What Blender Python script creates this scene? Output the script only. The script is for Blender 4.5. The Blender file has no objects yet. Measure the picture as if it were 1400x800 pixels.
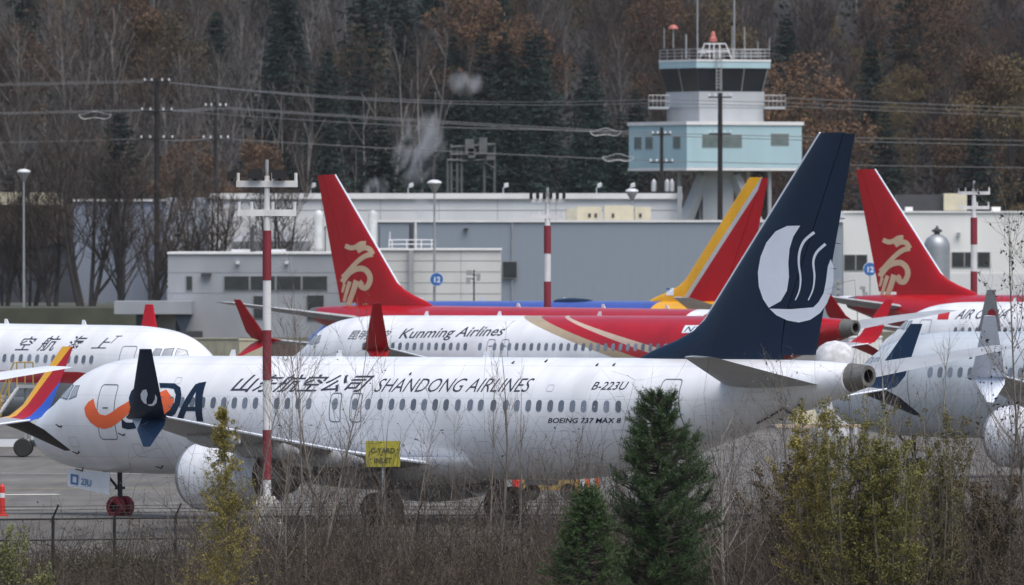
import bpy, bmesh, math, random
from mathutils import Vector, Matrix
R = math.radians
random.seed(7)
scene = bpy.context.scene
col = scene.collection

# ------------------------------------------------------------------ camera, sky, sun, exposure
F = 16000.0            # focal length in photo pixels (1400 px wide picture)
HOR = 316.0            # picture row of the horizon
CH = 9.65              # camera height above the apron
cam_d = bpy.data.cameras.new('camera')
cam = bpy.data.objects.new('camera', cam_d); col.objects.link(cam)
cam.location = (0, 0, CH)
cam.rotation_euler = (R(90) - math.atan((400 - HOR) / F), 0, 0)
cam_d.sensor_width = 36.0
cam_d.lens = 36.0 * F / 1400.0
cam_d.clip_start = 1.0
cam_d.clip_end = 20000.0
cam_d.dof.use_dof = True
cam_d.dof.focus_distance = 384.0
cam_d.dof.aperture_fstop = 4.0
scene.camera = cam

SUN_EL, SUN_AZ = R(64), R(150)      # azimuth from +Y (view direction), clockwise: behind the camera
world = bpy.data.worlds.new('World'); scene.world = world; world.use_nodes = True
wn = world.node_tree.nodes; wl = world.node_tree.links
sky = wn.new('ShaderNodeTexSky'); sky.sky_type = 'NISHITA'; sky.sun_disc = False
sky.sun_elevation = SUN_EL; sky.sun_rotation = SUN_AZ
sky.air_density = 1.0; sky.dust_density = 2.6; sky.ozone_density = 1.0
wn['Background'].inputs['Strength'].default_value = 0.07
wl.new(sky.outputs[0], wn['Background'].inputs['Color'])
sun_d = bpy.data.lights.new('sun', 'SUN'); sun_d.energy = 1.5; sun_d.angle = R(60); sun_d.color = (1.0, .96, .90)
sun = bpy.data.objects.new('sun', sun_d); col.objects.link(sun)
sdir = Vector((math.sin(SUN_AZ) * math.cos(SUN_EL), math.cos(SUN_AZ) * math.cos(SUN_EL), math.sin(SUN_EL)))
sun.rotation_euler = sdir.to_track_quat('Z', 'Y').to_euler()
scene.view_settings.view_transform = 'Standard'
scene.view_settings.look = 'None'
scene.view_settings.gamma = 1.0
scene.view_settings.exposure = 1.18
scene.cycles.max_bounces = 6
scene.cycles.transparent_max_bounces = 8

# ------------------------------------------------------------------ helpers
def px(u, v, d):
    """photo pixel + distance along the view -> world point"""
    return Vector(((u - 700) * d / F, d, CH - (v - HOR) * d / F))

def smooth(t):
    t = max(0.0, min(1.0, t)); return t * t * (3 - 2 * t)

def gz(x, y):
    z = .45 * smooth((x - 6) / 14) * smooth((y - 380) / 40) * (1 - smooth((y - 720) / 60))
    if y < 342: z -= min(1.7, (342 - y) * .034)
    return z

def tag(o, label=None, cat=None, group=None, kind=None):
    if label: o['label'] = label
    if cat: o['category'] = cat
    if group: o['group'] = group
    if kind: o['kind'] = kind
    return o

def empty(name, loc=(0, 0, 0), rz=0.0, label=None, cat=None, group=None):
    o = bpy.data.objects.new(name, None); col.objects.link(o)
    o.location = loc; o.rotation_euler = (0, 0, rz)
    return tag(o, label, cat, group)

def link(name, me, parent=None, mat=None, loc=None, obj_mat=False):
    o = bpy.data.objects.new(name, me); col.objects.link(o)
    if parent: o.parent = parent
    if loc is not None: o.location = loc
    if mat:
        if obj_mat:
            if not me.materials: me.materials.append(None)
            o.material_slots[0].link = 'OBJECT'; o.material_slots[0].material = mat
        elif not me.materials: me.materials.append(mat)
    return o

class MB:
    """collects vertices and faces for one mesh"""
    def __init__(s): s.v = []; s.f = []
    def add(s, vs, fs):
        n = len(s.v); s.v += [tuple(p) for p in vs]; s.f += [tuple(i + n for i in f) for f in fs]; return s
    def box(s, c, size, rz=0.0):
        hx, hy, hz = [k / 2 for k in size]; ca, sa = math.cos(rz), math.sin(rz)
        vs = []
        for z in (-hz, hz):
            for x, y in ((-hx, -hy), (hx, -hy), (hx, hy), (-hx, hy)):
                vs.append((c[0] + x * ca - y * sa, c[1] + x * sa + y * ca, c[2] + z))
        return s.add(vs, [(0, 3, 2, 1), (4, 5, 6, 7), (0, 1, 5, 4), (1, 2, 6, 5), (2, 3, 7, 6), (3, 0, 4, 7)])
    def bx(s, x0, x1, y0, y1, z0, z1):
        return s.box(((x0 + x1) / 2, (y0 + y1) / 2, (z0 + z1) / 2), (abs(x1 - x0), abs(y1 - y0), abs(z1 - z0)))
    def tube(s, pts, rad, n=6, cap=True):
        pts = [Vector(p) for p in pts]
        if not hasattr(rad, '__len__'): rad = [rad] * len(pts)
        rings = []
        up = Vector((0, 0, 1))
        for i, p in enumerate(pts):
            t = (pts[min(i + 1, len(pts) - 1)] - pts[max(i - 1, 0)]).normalized()
            a = t.cross(up if abs(t.z) < .95 else Vector((1, 0, 0))).normalized(); b = a.cross(t)
            rings.append([p + (a * math.cos(2 * math.pi * k / n) + b * math.sin(2 * math.pi * k / n)) * rad[i] for k in range(n)])
        vs = [q for r in rings for q in r]; fs = []
        for i in range(len(pts) - 1):
            for k in range(n):
                fs.append((i * n + k, i * n + (k + 1) % n, (i + 1) * n + (k + 1) % n, (i + 1) * n + k))
        if cap: fs += [tuple(range(n))[::-1], tuple((len(pts) - 1) * n + k for k in range(n))]
        return s.add(vs, fs)
    def ribbon(s, pts, w0, w1, side):
        pts = [Vector(p) for p in pts]; m = len(pts); vs = []
        for i, p in enumerate(pts):
            w = (w0 + (w1 - w0) * i / (m - 1)) / 2
            vs += [p - side * w, p + side * w]
        return s.add(vs, [(2 * i, 2 * i + 1, 2 * i + 3, 2 * i + 2) for i in range(m - 1)])
    def rings(s, rings, cap0=True, cap1=True):
        n = len(rings[0]); vs = [q for r in rings for q in r]; fs = []
        for i in range(len(rings) - 1):
            for k in range(n):
                fs.append((i * n + k, i * n + (k + 1) % n, (i + 1) * n + (k + 1) % n, (i + 1) * n + k))
        if cap0: fs.append(tuple(range(n))[::-1])
        if cap1: fs.append(tuple((len(rings) - 1) * n + k for k in range(n)))
        return s.add(vs, fs)
    def lathe(s, prof, c=(0, 0, 0), axis='z', n=24, cap=False):
        """prof = [(radius, height)]"""
        rs = []
        for r, h in prof:
            ring = []
            for k in range(n):
                a = 2 * math.pi * k / n; p, q = r * math.cos(a), r * math.sin(a)
                ring.append((c[0] + p, c[1] + q, c[2] + h) if axis == 'z' else (c[0] + h, c[1] + p, c[2] + q))
            rs.append(ring)
        return s.rings(rs, cap, cap)
    def mesh(s, name, smooth_angle=None, flip=False):
        me = bpy.data.meshes.new(name); me.from_pydata(s.v, [], s.f); me.update()
        if smooth_angle is not None or flip:
            bm = bmesh.new(); bm.from_mesh(me); bmesh.ops.recalc_face_normals(bm, faces=bm.faces); bm.to_mesh(me); bm.free()
        if smooth_angle is not None:
            me.polygons.foreach_set('use_smooth', [True] * len(me.polygons))
            me.set_sharp_from_angle(angle=R(smooth_angle))
        return me
    def build(s, name, mat, parent=None, smooth_angle=None, loc=None):
        return link(name, s.mesh(name, smooth_angle), parent, mat, loc)

# ------------------------------------------------------------------ materials
def nodes_of(name):
    m = bpy.data.materials.new(name); m.use_nodes = True
    nt = m.node_tree; return m, nt, nt.nodes, nt.links, nt.nodes['Principled BSDF']

MATS = {}
def M(name, c, rough=.6, metal=0.0, var=.15, scale=1.5, bump=0.0, coat=0.0, spec=.5, detail=6, rnd=0.0, streak=1.0):
    """plain material with a noise variation of its colour; streak stretches the noise along z"""
    if name in MATS: return MATS[name]
    m, nt, N, L, b = nodes_of(name)
    tc = N.new('ShaderNodeTexCoord'); mp = N.new('ShaderNodeMapping'); mp.inputs['Scale'].default_value = (1, 1, 1 / streak)
    L.new(tc.outputs['Object'], mp.inputs['Vector'])
    nz = N.new('ShaderNodeTexNoise'); nz.inputs['Scale'].default_value = scale; nz.inputs['Detail'].default_value = detail
    L.new(mp.outputs[0], nz.inputs['Vector'])
    mr = N.new('ShaderNodeMapRange'); mr.inputs['From Min'].default_value = .3; mr.inputs['From Max'].default_value = .7
    mr.inputs['To Min'].default_value = 1 - var; mr.inputs['To Max'].default_value = 1 + var
    L.new(nz.outputs['Fac'], mr.inputs['Value'])
    mx = N.new('ShaderNodeVectorMath'); mx.operation = 'SCALE'; mx.inputs[0].default_value = c[:3]
    L.new(mr.outputs[0], mx.inputs['Scale'])
    out = mx.outputs[0]
    if rnd:
        oi = N.new('ShaderNodeObjectInfo'); m2 = N.new('ShaderNodeMapRange')
        m2.inputs['To Min'].default_value = 1 - rnd; m2.inputs['To Max'].default_value = 1 + rnd
        L.new(oi.outputs['Random'], m2.inputs['Value'])
        mm = N.new('ShaderNodeVectorMath'); mm.operation = 'SCALE'; L.new(out, mm.inputs[0]); L.new(m2.outputs[0], mm.inputs['Scale']); out = mm.outputs[0]
    L.new(out, b.inputs['Base Color'])
    b.inputs['Roughness'].default_value = rough; b.inputs['Metallic'].default_value = metal
    b.inputs['Coat Weight'].default_value = coat; b.inputs['Coat Roughness'].default_value = .15
    b.inputs['Specular IOR Level'].default_value = spec
    if bump:
        bp = N.new('ShaderNodeBump'); bp.inputs['Strength'].default_value = bump; bp.inputs['Distance'].default_value = .05
        L.new(nz.outputs['Fac'], bp.inputs['Height']); L.new(bp.outputs[0], b.inputs['Normal'])
    MATS[name] = m
    return m

def livery(name, base, layers, rough=.32, coat=.3):
    """aircraft paint: base colour, then layers of (colour, [half planes]); a half plane (a, b, c) keeps a*X + b*Z + c > 0 in the aircraft's frame"""
    m, nt, N, L, b = nodes_of(name)
    tc = N.new('ShaderNodeTexCoord'); sp = N.new('ShaderNodeSeparateXYZ'); L.new(tc.outputs['Object'], sp.inputs[0])
    def math2(op, a, c):
        n = N.new('ShaderNodeMath'); n.operation = op
        for i, q in enumerate((a, c)):
            if isinstance(q, (int, float)): n.inputs[i].default_value = q
            else: L.new(q, n.inputs[i])
        return n.outputs[0]
    cur = None
    rgb = N.new('ShaderNodeRGB'); rgb.outputs[0].default_value = (*base, 1); cur = rgb.outputs[0]
    for c, planes in layers:
        mask = None
        for (p, q, r) in planes:
            e = math2('ADD', math2('ADD', math2('MULTIPLY', sp.outputs['X'], p), math2('MULTIPLY', sp.outputs['Z'], q)), r)
            g = math2('GREATER_THAN', e, 0.0)
            mask = g if mask is None else math2('MULTIPLY', mask, g)
        mx = N.new('ShaderNodeMix'); mx.data_type = 'RGBA'
        L.new(mask, mx.inputs['Factor']); L.new(cur, mx.inputs[6]); mx.inputs[7].default_value = (*c, 1); cur = mx.outputs[2]
    # grime: soft streaks and panel-sized tone changes
    nz = N.new('ShaderNodeTexNoise'); nz.inputs['Scale'].default_value = .9; nz.inputs['Detail'].default_value = 8
    mp = N.new('ShaderNodeMapping'); mp.inputs['Scale'].default_value = (1.0, 1.0, .35); L.new(tc.outputs['Object'], mp.inputs[0]); L.new(mp.outputs[0], nz.inputs['Vector'])
    mr = N.new('ShaderNodeMapRange'); mr.inputs['From Min'].default_value = .35; mr.inputs['From Max'].default_value = .7
    mr.inputs['To Min'].default_value = 1.03; mr.inputs['To Max'].default_value = .86; L.new(nz.outputs['Fac'], mr.inputs['Value'])
    # frame-and-stringer seams, faint
    br = N.new('ShaderNodeTexBrick'); br.inputs['Scale'].default_value = 1.0; br.inputs['Mortar Size'].default_value = .012
    br.inputs['Brick Width'].default_value = 2.54; br.inputs['Row Height'].default_value = 1.05; br.offset = .0
    cx = N.new('ShaderNodeCombineXYZ'); L.new(sp.outputs['X'], cx.inputs[0]); L.new(sp.outputs['Z'], cx.inputs[1]); L.new(cx.outputs[0], br.inputs['Vector'])
    br.inputs['Color1'].default_value = (1, 1, 1, 1); br.inputs['Color2'].default_value = (.96, .96, .965, 1); br.inputs['Mortar'].default_value = (.84, .84, .855, 1)
    s1 = N.new('ShaderNodeVectorMath'); s1.operation = 'SCALE'; L.new(cur, s1.inputs[0]); L.new(mr.outputs[0], s1.inputs['Scale'])
    s2 = N.new('ShaderNodeVectorMath'); s2.operation = 'MULTIPLY'; L.new(s1.outputs[0], s2.inputs[0]); L.new(br.outputs['Color'], s2.inputs[1])
    L.new(s2.outputs[0], b.inputs['Base Color'])
    b.inputs['Roughness'].default_value = rough; b.inputs['Coat Weight'].default_value = coat; b.inputs['Specular IOR Level'].default_value = .25 + coat * .8; b.inputs['Coat Roughness'].default_value = .12
    return m

WHITE = (.78, .79, .82); NAVY = (.006, .018, .044); RED = (.40, .006, .012); GOLD = (.56, .41, .27); DRED = (.30, .006, .014)
m_white = livery('white_paint', WHITE, [])
m_greywing = M('wing_grey', (.36, .37, .39), .42, .1, .10, .8)
m_bare = M('bare_metal', (.42, .42, .44), .35, .8, .1, 2)
m_apu = M('apu_metal', (.20, .19, .17), .45, .6, .2, 3)
m_black = M('black', (.008, .008, .010), .7, 0, .1, 2)
m_dark = M('dark_metal', (.035, .036, .04), .55, .3, .2, 3)
m_rubber = M('rubber', (.02, .02, .02), .85, 0, .1, 3)
m_glass = M('cabin_glass', (.16, .18, .22), .18, 0, .12, 3, coat=.4, rnd=.35)
m_cglass = M('cockpit_glass', (.33, .35, .38), .15, 0, .08, 2, coat=.5)
m_seal = M('door_outline', (.14, .17, .20), .6)
m_navy = livery('navy_paint', NAVY, [], .35, .05)
m_red = livery('red_paint', RED, [], .35, .05)
m_txt = M('dark_lettering', (.030, .036, .055), .5, 0, .1)
m_gold = M('gold_print', GOLD, .5, 0, .08)
m_orange = M('orange_print', (.80, .13, .035), .5, 0, .06)
m_whiteprint = M('white_print', (.66, .70, .78), .5, 0, .05)
m_redcover = M('red_fabric', (.20, .010, .022), .8, 0, .25, 6, bump=.3)

# ------------------------------------------------------------------ the airliner: one set of meshes, copied for every parked jet
# local frame: X aft from the nose, Y to starboard, Z up from the ground
SEC = [  # X, top, bottom, half width
 (0.00, 2.92, 2.72, .10), (0.18, 3.17, 2.42, .38), (0.5, 3.43, 2.15, .68), (1.0, 3.72, 1.92, .99), (1.6, 4.02, 1.75, 1.24),
 (2.1, 4.36, 1.66, 1.40), (2.6, 4.74, 1.60, 1.52), (3.2, 5.06, 1.56, 1.64), (4.0, 5.29, 1.52, 1.75), (5.0, 5.42, 1.50, 1.82),
 (6.2, 5.49, 1.49, 1.87), (8.0, 5.50, 1.49, 1.88), (16, 5.50, 1.49, 1.88), (24.5, 5.50, 1.49, 1.88), (26.5, 5.50, 1.57, 1.88),
 (28.5, 5.50, 1.84, 1.86), (31., 5.50, 2.42, 1.74), (33.5, 5.49, 3.12, 1.42), (35.5, 5.46, 3.70, 1.05), (37.2, 5.41, 4.16, .72), (38.1, 5.35, 4.42, .54)]
def hermite(tab, x, k):
    xs = [t[0] for t in tab]
    if x <= xs[0]: return tab[0][k]
    if x >= xs[-1]: return tab[-1][k]
    i = max(j for j in range(len(xs) - 1) if xs[j] <= x)
    def slope(j):
        if j == 0: return (tab[1][k] - tab[0][k]) / (xs[1] - xs[0])
        if j == len(xs) - 1: return (tab[-1][k] - tab[-2][k]) / (xs[-1] - xs[-2])
        a = (tab[j][k] - tab[j - 1][k]) / (xs[j] - xs[j - 1]); b = (tab[j + 1][k] - tab[j][k]) / (xs[j + 1] - xs[j])
        return 0.0 if a * b <= 0 else 2 * a * b / (a + b)
    h = xs[i + 1] - xs[i]; t = (x - xs[i]) / h
    return ((2 * t**3 - 3 * t**2 + 1) * tab[i][k] + (t**3 - 2 * t**2 + t) * h * slope(i) + (-2 * t**3 + 3 * t**2) * tab[i + 1][k] + (t**3 - t**2) * h * slope(i + 1))
def section(x):
    top, bot, hw = (hermite(SEC, x, k) for k in (1, 2, 3))
    return top, bot, hw, top - (top - bot) * .47
def surf_y(x, z):
    top, bot, hw, zc = section(max(0, min(38.1, x)))
    h = (top - zc) if z > zc else (zc - bot)
    q = 1 - ((z - zc) / h) ** 2
    return hw * math.sqrt(max(q, .0004))
def on_skin(x, z, side, off):
    y = surf_y(x, z); e = .02
    n = Vector((-(surf_y(x + e, z) - surf_y(x - e, z)) / (2 * e), 1, -(surf_y(x, z + e) - surf_y(x, z - e)) / (2 * e))).normalized()
    return Vector((x + n.x * off, side * (y + n.y * off), z + n.z * off))

def make_fuselage():
    xs = [0, .05, .12, .18] + [.3 + .2 * i for i in range(29)] + [6.5 + 1.0 * i for i in range(18)] + [24.5 + .6 * i for i in range(23)] + [38.1]
    rings = []
    for x in xs:
        top, bot, hw, zc = section(x); r = []
        for k in range(56):
            a = 2 * math.pi * k / 56
            s, c = math.sin(a), math.cos(a)
            r.append((x, hw * s, zc + (top - zc if c > 0 else zc - bot) * c))
        rings.append(r)
    m = MB(); m.rings(rings)
    # wing-to-body fairing
    fr = []
    for i in range(25):
        t = i / 24; x = 11.6 + 10.6 * t; e = math.sin(math.pi * t) ** .55
        r = []
        for k in range(25):
            a = -math.pi / 2 + math.pi * k / 24
            r.append((x, (1.55 + .52 * e) * math.sin(a), 2.25 - (.55 + .62 * e) * math.cos(a)))
        fr.append(r)
    m.rings(fr)
    return m.mesh('fuselage', 40)

def airfoil(n=9):
    up = []
    for i in range(n + 1):
        t = .5 * (1 - math.cos(math.pi * i / n))
        y = 5 * (.2969 * math.sqrt(t) - .126 * t - .3516 * t**2 + .2843 * t**3 - .1036 * t**4)
        up.append((t, y))
    return up
def wing_rings(st, vertical=False):
    """st = [(LE X, span pos, height, chord, thickness)] lofted"""
    A = airfoil(); rs = []
    for le, sp, h, ch, th in st:
        pts = [(t, y * th) for t, y in A] + [(t, -y * th) for t, y in A[-2:0:-1]]
        rs.append([(le + t * ch, y, sp) if vertical else (le + t * ch, sp, h + y) for t, y in pts])
    return rs
def wing_z(y): return 1.95 + (abs(y) - 1.2) * .132
def make_wing(s):
    st = [(12.0, .9 * s, 1.95, 8.8, .95), (13.0, 1.9 * s, wing_z(1.9), 7.75, .88), (14.3, 3.8 * s, wing_z(3.8), 6.4, .68),
          (15.55, 5.8 * s, wing_z(5.8), 5.15, .52), (18.3, 10.4 * s, wing_z(10.4), 3.65, .36), (22.25, 16.8 * s, wing_z(16.8), 1.75, .17)]
    return MB().rings(wing_rings(st)).mesh('wing', 35)
def make_fairing(s):
    m = MB()
    for y, x0, L in ((6.3, 18.6, 3.6), (9.4, 19.4, 3.0), (12.6, 20.6, 2.4)):
        rs = []
        for i in range(9):
            t = i / 8; e = math.sin(math.pi * min(.97, t * .9 + .05)) ** .7
            z = wing_z(y) - .22 - .12 * t
            rs.append([(x0 + L * t, y * s + .17 * e * math.cos(a), z + .30 * e * math.sin(a)) for a in [2 * math.pi * k / 10 for k in range(10)]])
        yield MB().rings(rs).mesh('flap_fairing', 40)
def make_winglet(s):
    def blade(pts):
        rs = []
        A = airfoil(6)
        for le, y, z, ch, th, nx, nz in pts:
            rs.append([(le + t * ch, (y + nx * q * th) * s, z + nz * q * th) for t, q in [(t, w) for t, w in A] + [(t, -w) for t, w in A[-2:0:-1]]])
        return rs
    zt = wing_z(16.8)
    up = blade([(22.1, 16.75, zt - .02, 1.95, .17, -.3, .95), (22.55, 17.05, zt + .10, 1.65, .14, -.7, .7), (22.95, 17.3, zt + .45, 1.42, .12, -.97, .2), (24.05, 17.95, 6.20, .55, .06, -.97, .2)])
    lo = blade([(22.4, 16.8, zt - .04, 1.6, .14, .5, .85), (22.9, 17.1, zt - .25, 1.35, .10, .85, .5), (24.15, 17.95, 3.12, .32, .05, .85, .5)])
    return MB().rings(up).mesh('winglet_up', 40), MB().rings(lo).mesh('winglet_low', 40)
def make_stab(s):
    st = [(32.6, .35 * s, 4.66, 4.6, .42), (33.3, .95 * s, 4.74, 3.95, .38), (37.5, 7.1 * s, 5.72, 1.35, .11), (37.95, 7.25 * s, 5.74, .85, .05)]
    return MB().rings(wing_rings(st)).mesh('stabilizer', 35)
FIN = [(28.2, 5.30), (29.2, 5.72), (30.3, 6.06), (31.1, 6.38), (31.65, 6.75), (32.05, 7.2), (36.85, 12.72)]   # leading edge (X, Z)
def fin_le(z): 
    for (a, b), (c, d) in zip(FIN, FIN[1:]):
        if z <= d: return a + (c - a) * (z - b) / (d - b)
    return FIN[-1][0]
def fin_te(z): return 36.42 + (z - 5.3) * .262
def fin_th(z): return .52 - .40 * (z - 5.3) / 7.4
def fin_y(x, z):
    le, te = fin_le(z), fin_te(z); t = max(0.002, min(1, (x - le) / (te - le)))
    return fin_th(z) * 5 * (.2969 * math.sqrt(t) - .126 * t - .3516 * t**2 + .2843 * t**3 - .1036 * t**4)
def make_fin(part):
    zs = [5.3, 5.5, 5.72, 5.9, 6.06, 6.2, 6.38, 6.55, 6.75, 7.0, 7.2, 8, 9, 10, 11, 12, 12.5, 12.72] if part == 'fin' else [5.62, 6.2, 7, 8, 9, 10, 11, 12, 12.5, 12.68]
    rs = []
    for z in zs:
        le, te = fin_le(z), fin_te(z)
        hinge = te - .30 * (te - max(le, 31.7))
        n = 12; up = []
        if part == 'fin':
            rng = [.5 * (1 - math.cos(math.pi * i / (2 * n))) * 2 for i in range(n + 1)]
            X = [le + (hinge - .02 - le) * (1 - math.cos(math.pi / 2 * i / n)) for i in range(n + 1)]
        else:
            X = [hinge + .015 + (te - hinge - .015) * i / n for i in range(n + 1)]
        k = 1.0 if part == 'fin' else .985
        a = [(x, fin_y(x, z) * k, z) for x in X]; c = [(x, -y, q) for x, y, q in reversed(a)]
        if part == 'fin': c = c[:-1]
        rs.append(a + c)
    return MB().rings(rs).mesh(part, 35)
def make_nacelle():
    prof = [(.78, .35), (.86, .12), (.96, .02), (1.04, .03), (1.12, .22), (1.17, .7), (1.17, 1.5), (1.10, 2.5), (.98, 3.4), (.93, 3.55), (.86, 3.5), (.8, 3.0)]
    return MB().lathe(prof, axis='x', n=40).mesh('nacelle', 40)
def make_lip():
    return MB().lathe([(.80, .30), (.865, .10), (.965, .005), (1.045, .02), (1.128, .22)], axis='x', n=40).mesh('inlet_lip', 60)
def make_fan():
    m = MB(); m.lathe([(.02, .45), (.16, .62), (.26, .9), (.26, 1.0)], axis='x', n=16)
    for k in range(18):
        a = 2 * math.pi * k / 18; b = a + .26
        m.add([(.95, .25 * math.cos(a), .25 * math.sin(a)), (.80, .84 * math.cos(a), .84 * math.sin(a)), (1.02, .84 * math.cos(b), .84 * math.sin(b)), (1.08, .25 * math.cos(b), .25 * math.sin(b))], [(0, 1, 2, 3)])
    m.lathe([(.86, 1.12), (.01, 1.12)], axis='x', n=24)
    return m.mesh('fan', 40)
def make_core():
    return MB().lathe([(.80, 2.9), (.66, 3.7), (.52, 4.4), (.44, 4.42), (.34, 4.3), (.22, 4.9), (.02, 5.3)], axis='x', n=28).mesh('exhaust', 40)
def make_wheel(r, w):
    return MB().lathe([(r * .45, -w / 2), (r * .62, -w / 2), (r * .88, -w / 2), (r, -w * .3), (r, w * .3), (r * .88, w / 2), (r * .62, w / 2), (r * .45, w / 2)], axis='x', n=24).mesh('tyre', 40)

G = {}
G['fuselage'] = make_fuselage()
for s in (1, -1):
    G['wing', s] = make_wing(s); G['fairing', s] = list(make_fairing(s)); G['winglet', s] = make_winglet(s); G['stab', s] = make_stab(s)
for s in (1, -1): G['te', s] = MB().tube([(20.75, 2.0 * s, wing_z(2) + .03), (20.68, 5.8 * s, wing_z(5.8) + .03), (21.93, 10.4 * s, wing_z(10.4) + .03), (23.98, 16.8 * s, wing_z(16.8) + .02)], [.06, .06, .05, .035], 6).mesh('trailing_edge', 50)
G['fin'] = make_fin('fin'); G['rudder'] = make_fin('rudder')
G['nacelle'], G['lip'], G['fan'], G['core'] = make_nacelle(), make_lip(), make_fan(), make_core()
G['leading'] = MB().tube([(fin_le(z) - .012, 0, z) for z in (6.6, 6.75, 7.0, 7.2, 8.5, 10, 11.5, 12.72)], [.02, .04, .05, .05, .05, .05, .045, .04], 8).mesh('leading_edge', 40)
rc = []
for x, r in ((38.06, .475), (38.5, .40), (38.8, .34), (38.8, .22), (38.45, .20)):
    zc = 4.90 + (x - 38.06) * .08
    rc.append([(x, r * math.sin(2 * math.pi * k / 24), zc + r * math.cos(2 * math.pi * k / 24)) for k in range(24)])
G['cone'] = MB().rings(rc[:4], False, False).mesh('tail_cone', 40)
G['hole'] = MB().rings([rc[3], rc[4]], False, True).mesh('exhaust_hole', 40)
def rounded(w, h, r, n=5):
    pts = []
    for cx, cy, a0 in ((w / 2 - r, h / 2 - r, 0), (-w / 2 + r, h / 2 - r, 90), (-w / 2 + r, -h / 2 + r, 180), (w / 2 - r, -h / 2 + r, 270)):
        for i in range(n): a = R(a0 + 90 * i / (n - 1)); pts.append((cx + r * math.cos(a), cy + r * math.sin(a)))
    return pts
WZ = 3.98
def skin_plate(x0, z0, pts2, side, off, thick=.0):
    vs = [on_skin(x0 + a, z0 + b, side, off) for a, b in pts2]
    return vs, [tuple(range(len(vs)))]
for side in (1, -1):
    m = MB(); p = rounded(.25, .38, .115)
    outer = [on_skin(12 + a, WZ + b, side, .007) for a, b in p]; m.add(outer, [tuple(range(len(p)))])
    me = m.mesh('cabin_window'); me.transform(Matrix.Translation((-12, 0, 0))); G['window', side] = me
    m = MB(); pf = rounded(.33, .46, .15)
    a = [on_skin(12 + u, WZ + v, side, .004) for u, v in pf]; b = [on_skin(12 + u, WZ + v, side, .004) for u, v in p]
    n = len(p); m.add(a + b, [(i, (i + 1) % n, n + (i + 1) % n, n + i) for i in range(n)])
    me = m.mesh('window_frame'); me.transform(Matrix.Translation((-12, 0, 0))); G['frame', side] = me
G['nosewheel'] = make_wheel(.35, .2); G['mainwheel'] = make_wheel(.56, .38)
G['blade'] = MB().rings([[(0, -.03, 0), (.42, 0, 0), (0, .03, 0)], [(.16, -.015, .36), (.38, 0, .36), (.16, .015, .36)]]).mesh('antenna')
G['frames'] = None

def ring_plate(x, z, w, h, r, lw, side, off, shear=0.0):
    m = MB(); o = rounded(w, h, r, 4); i = rounded(w - 2 * lw, h - 2 * lw, max(.01, r - lw), 4); n = len(o)
    # refine the long edges so that the outline follows the skin
    def ref(pts):
        q = []
        for k in range(len(pts)):
            a, b = pts[k], pts[(k + 1) % len(pts)]
            d = math.dist(a, b); c = max(1, int(d / .15))
            q += [(a[0] + (b[0] - a[0]) * j / c, a[1] + (b[1] - a[1]) * j / c) for j in range(c)]
        return q
    # same subdivision for both rings
    O, I = [], []
    for k in range(n):
        c = max(1, int(math.dist(o[k], o[(k + 1) % n]) / .15))
        for j in range(c):
            t = j / c
            O.append((o[k][0] + (o[(k + 1) % n][0] - o[k][0]) * t, o[k][1] + (o[(k + 1) % n][1] - o[k][1]) * t))
            I.append((i[k][0] + (i[(k + 1) % n][0] - i[k][0]) * t, i[k][1] + (i[(k + 1) % n][1] - i[k][1]) * t))
    n = len(O)
    vs = [on_skin(x + a + b * shear, z + b, side, off) for a, b in O] + [on_skin(x + a + b * shear, z + b, side, off) for a, b in I]
    m.add(vs, [(k, (k + 1) % n, n + (k + 1) % n, n + k) for k in range(n)])
    return m

def project_2d(bm, fn, step=.14):
    """cut a flat mesh (x, y) into a grid, then lift each vertex onto a surface"""
    xs = [v.co.x for v in bm.verts]; ys = [v.co.y for v in bm.verts]
    for ax, lo, hi in ((0, min(xs), max(xs)), (1, min(ys), max(ys))):
        k = math.floor(lo / step) + 1
        while k * step < hi:
            co = [0, 0, 0]; no = [0, 0, 0]; co[ax] = k * step; no[ax] = 1
            bmesh.ops.bisect_plane(bm, geom=bm.verts[:] + bm.edges[:] + bm.faces[:], plane_co=co, plane_no=no); k += 1
    bmesh.ops.triangulate(bm, faces=bm.faces[:])
    for v in bm.verts: v.co = fn(v.co.x, v.co.y)

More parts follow.
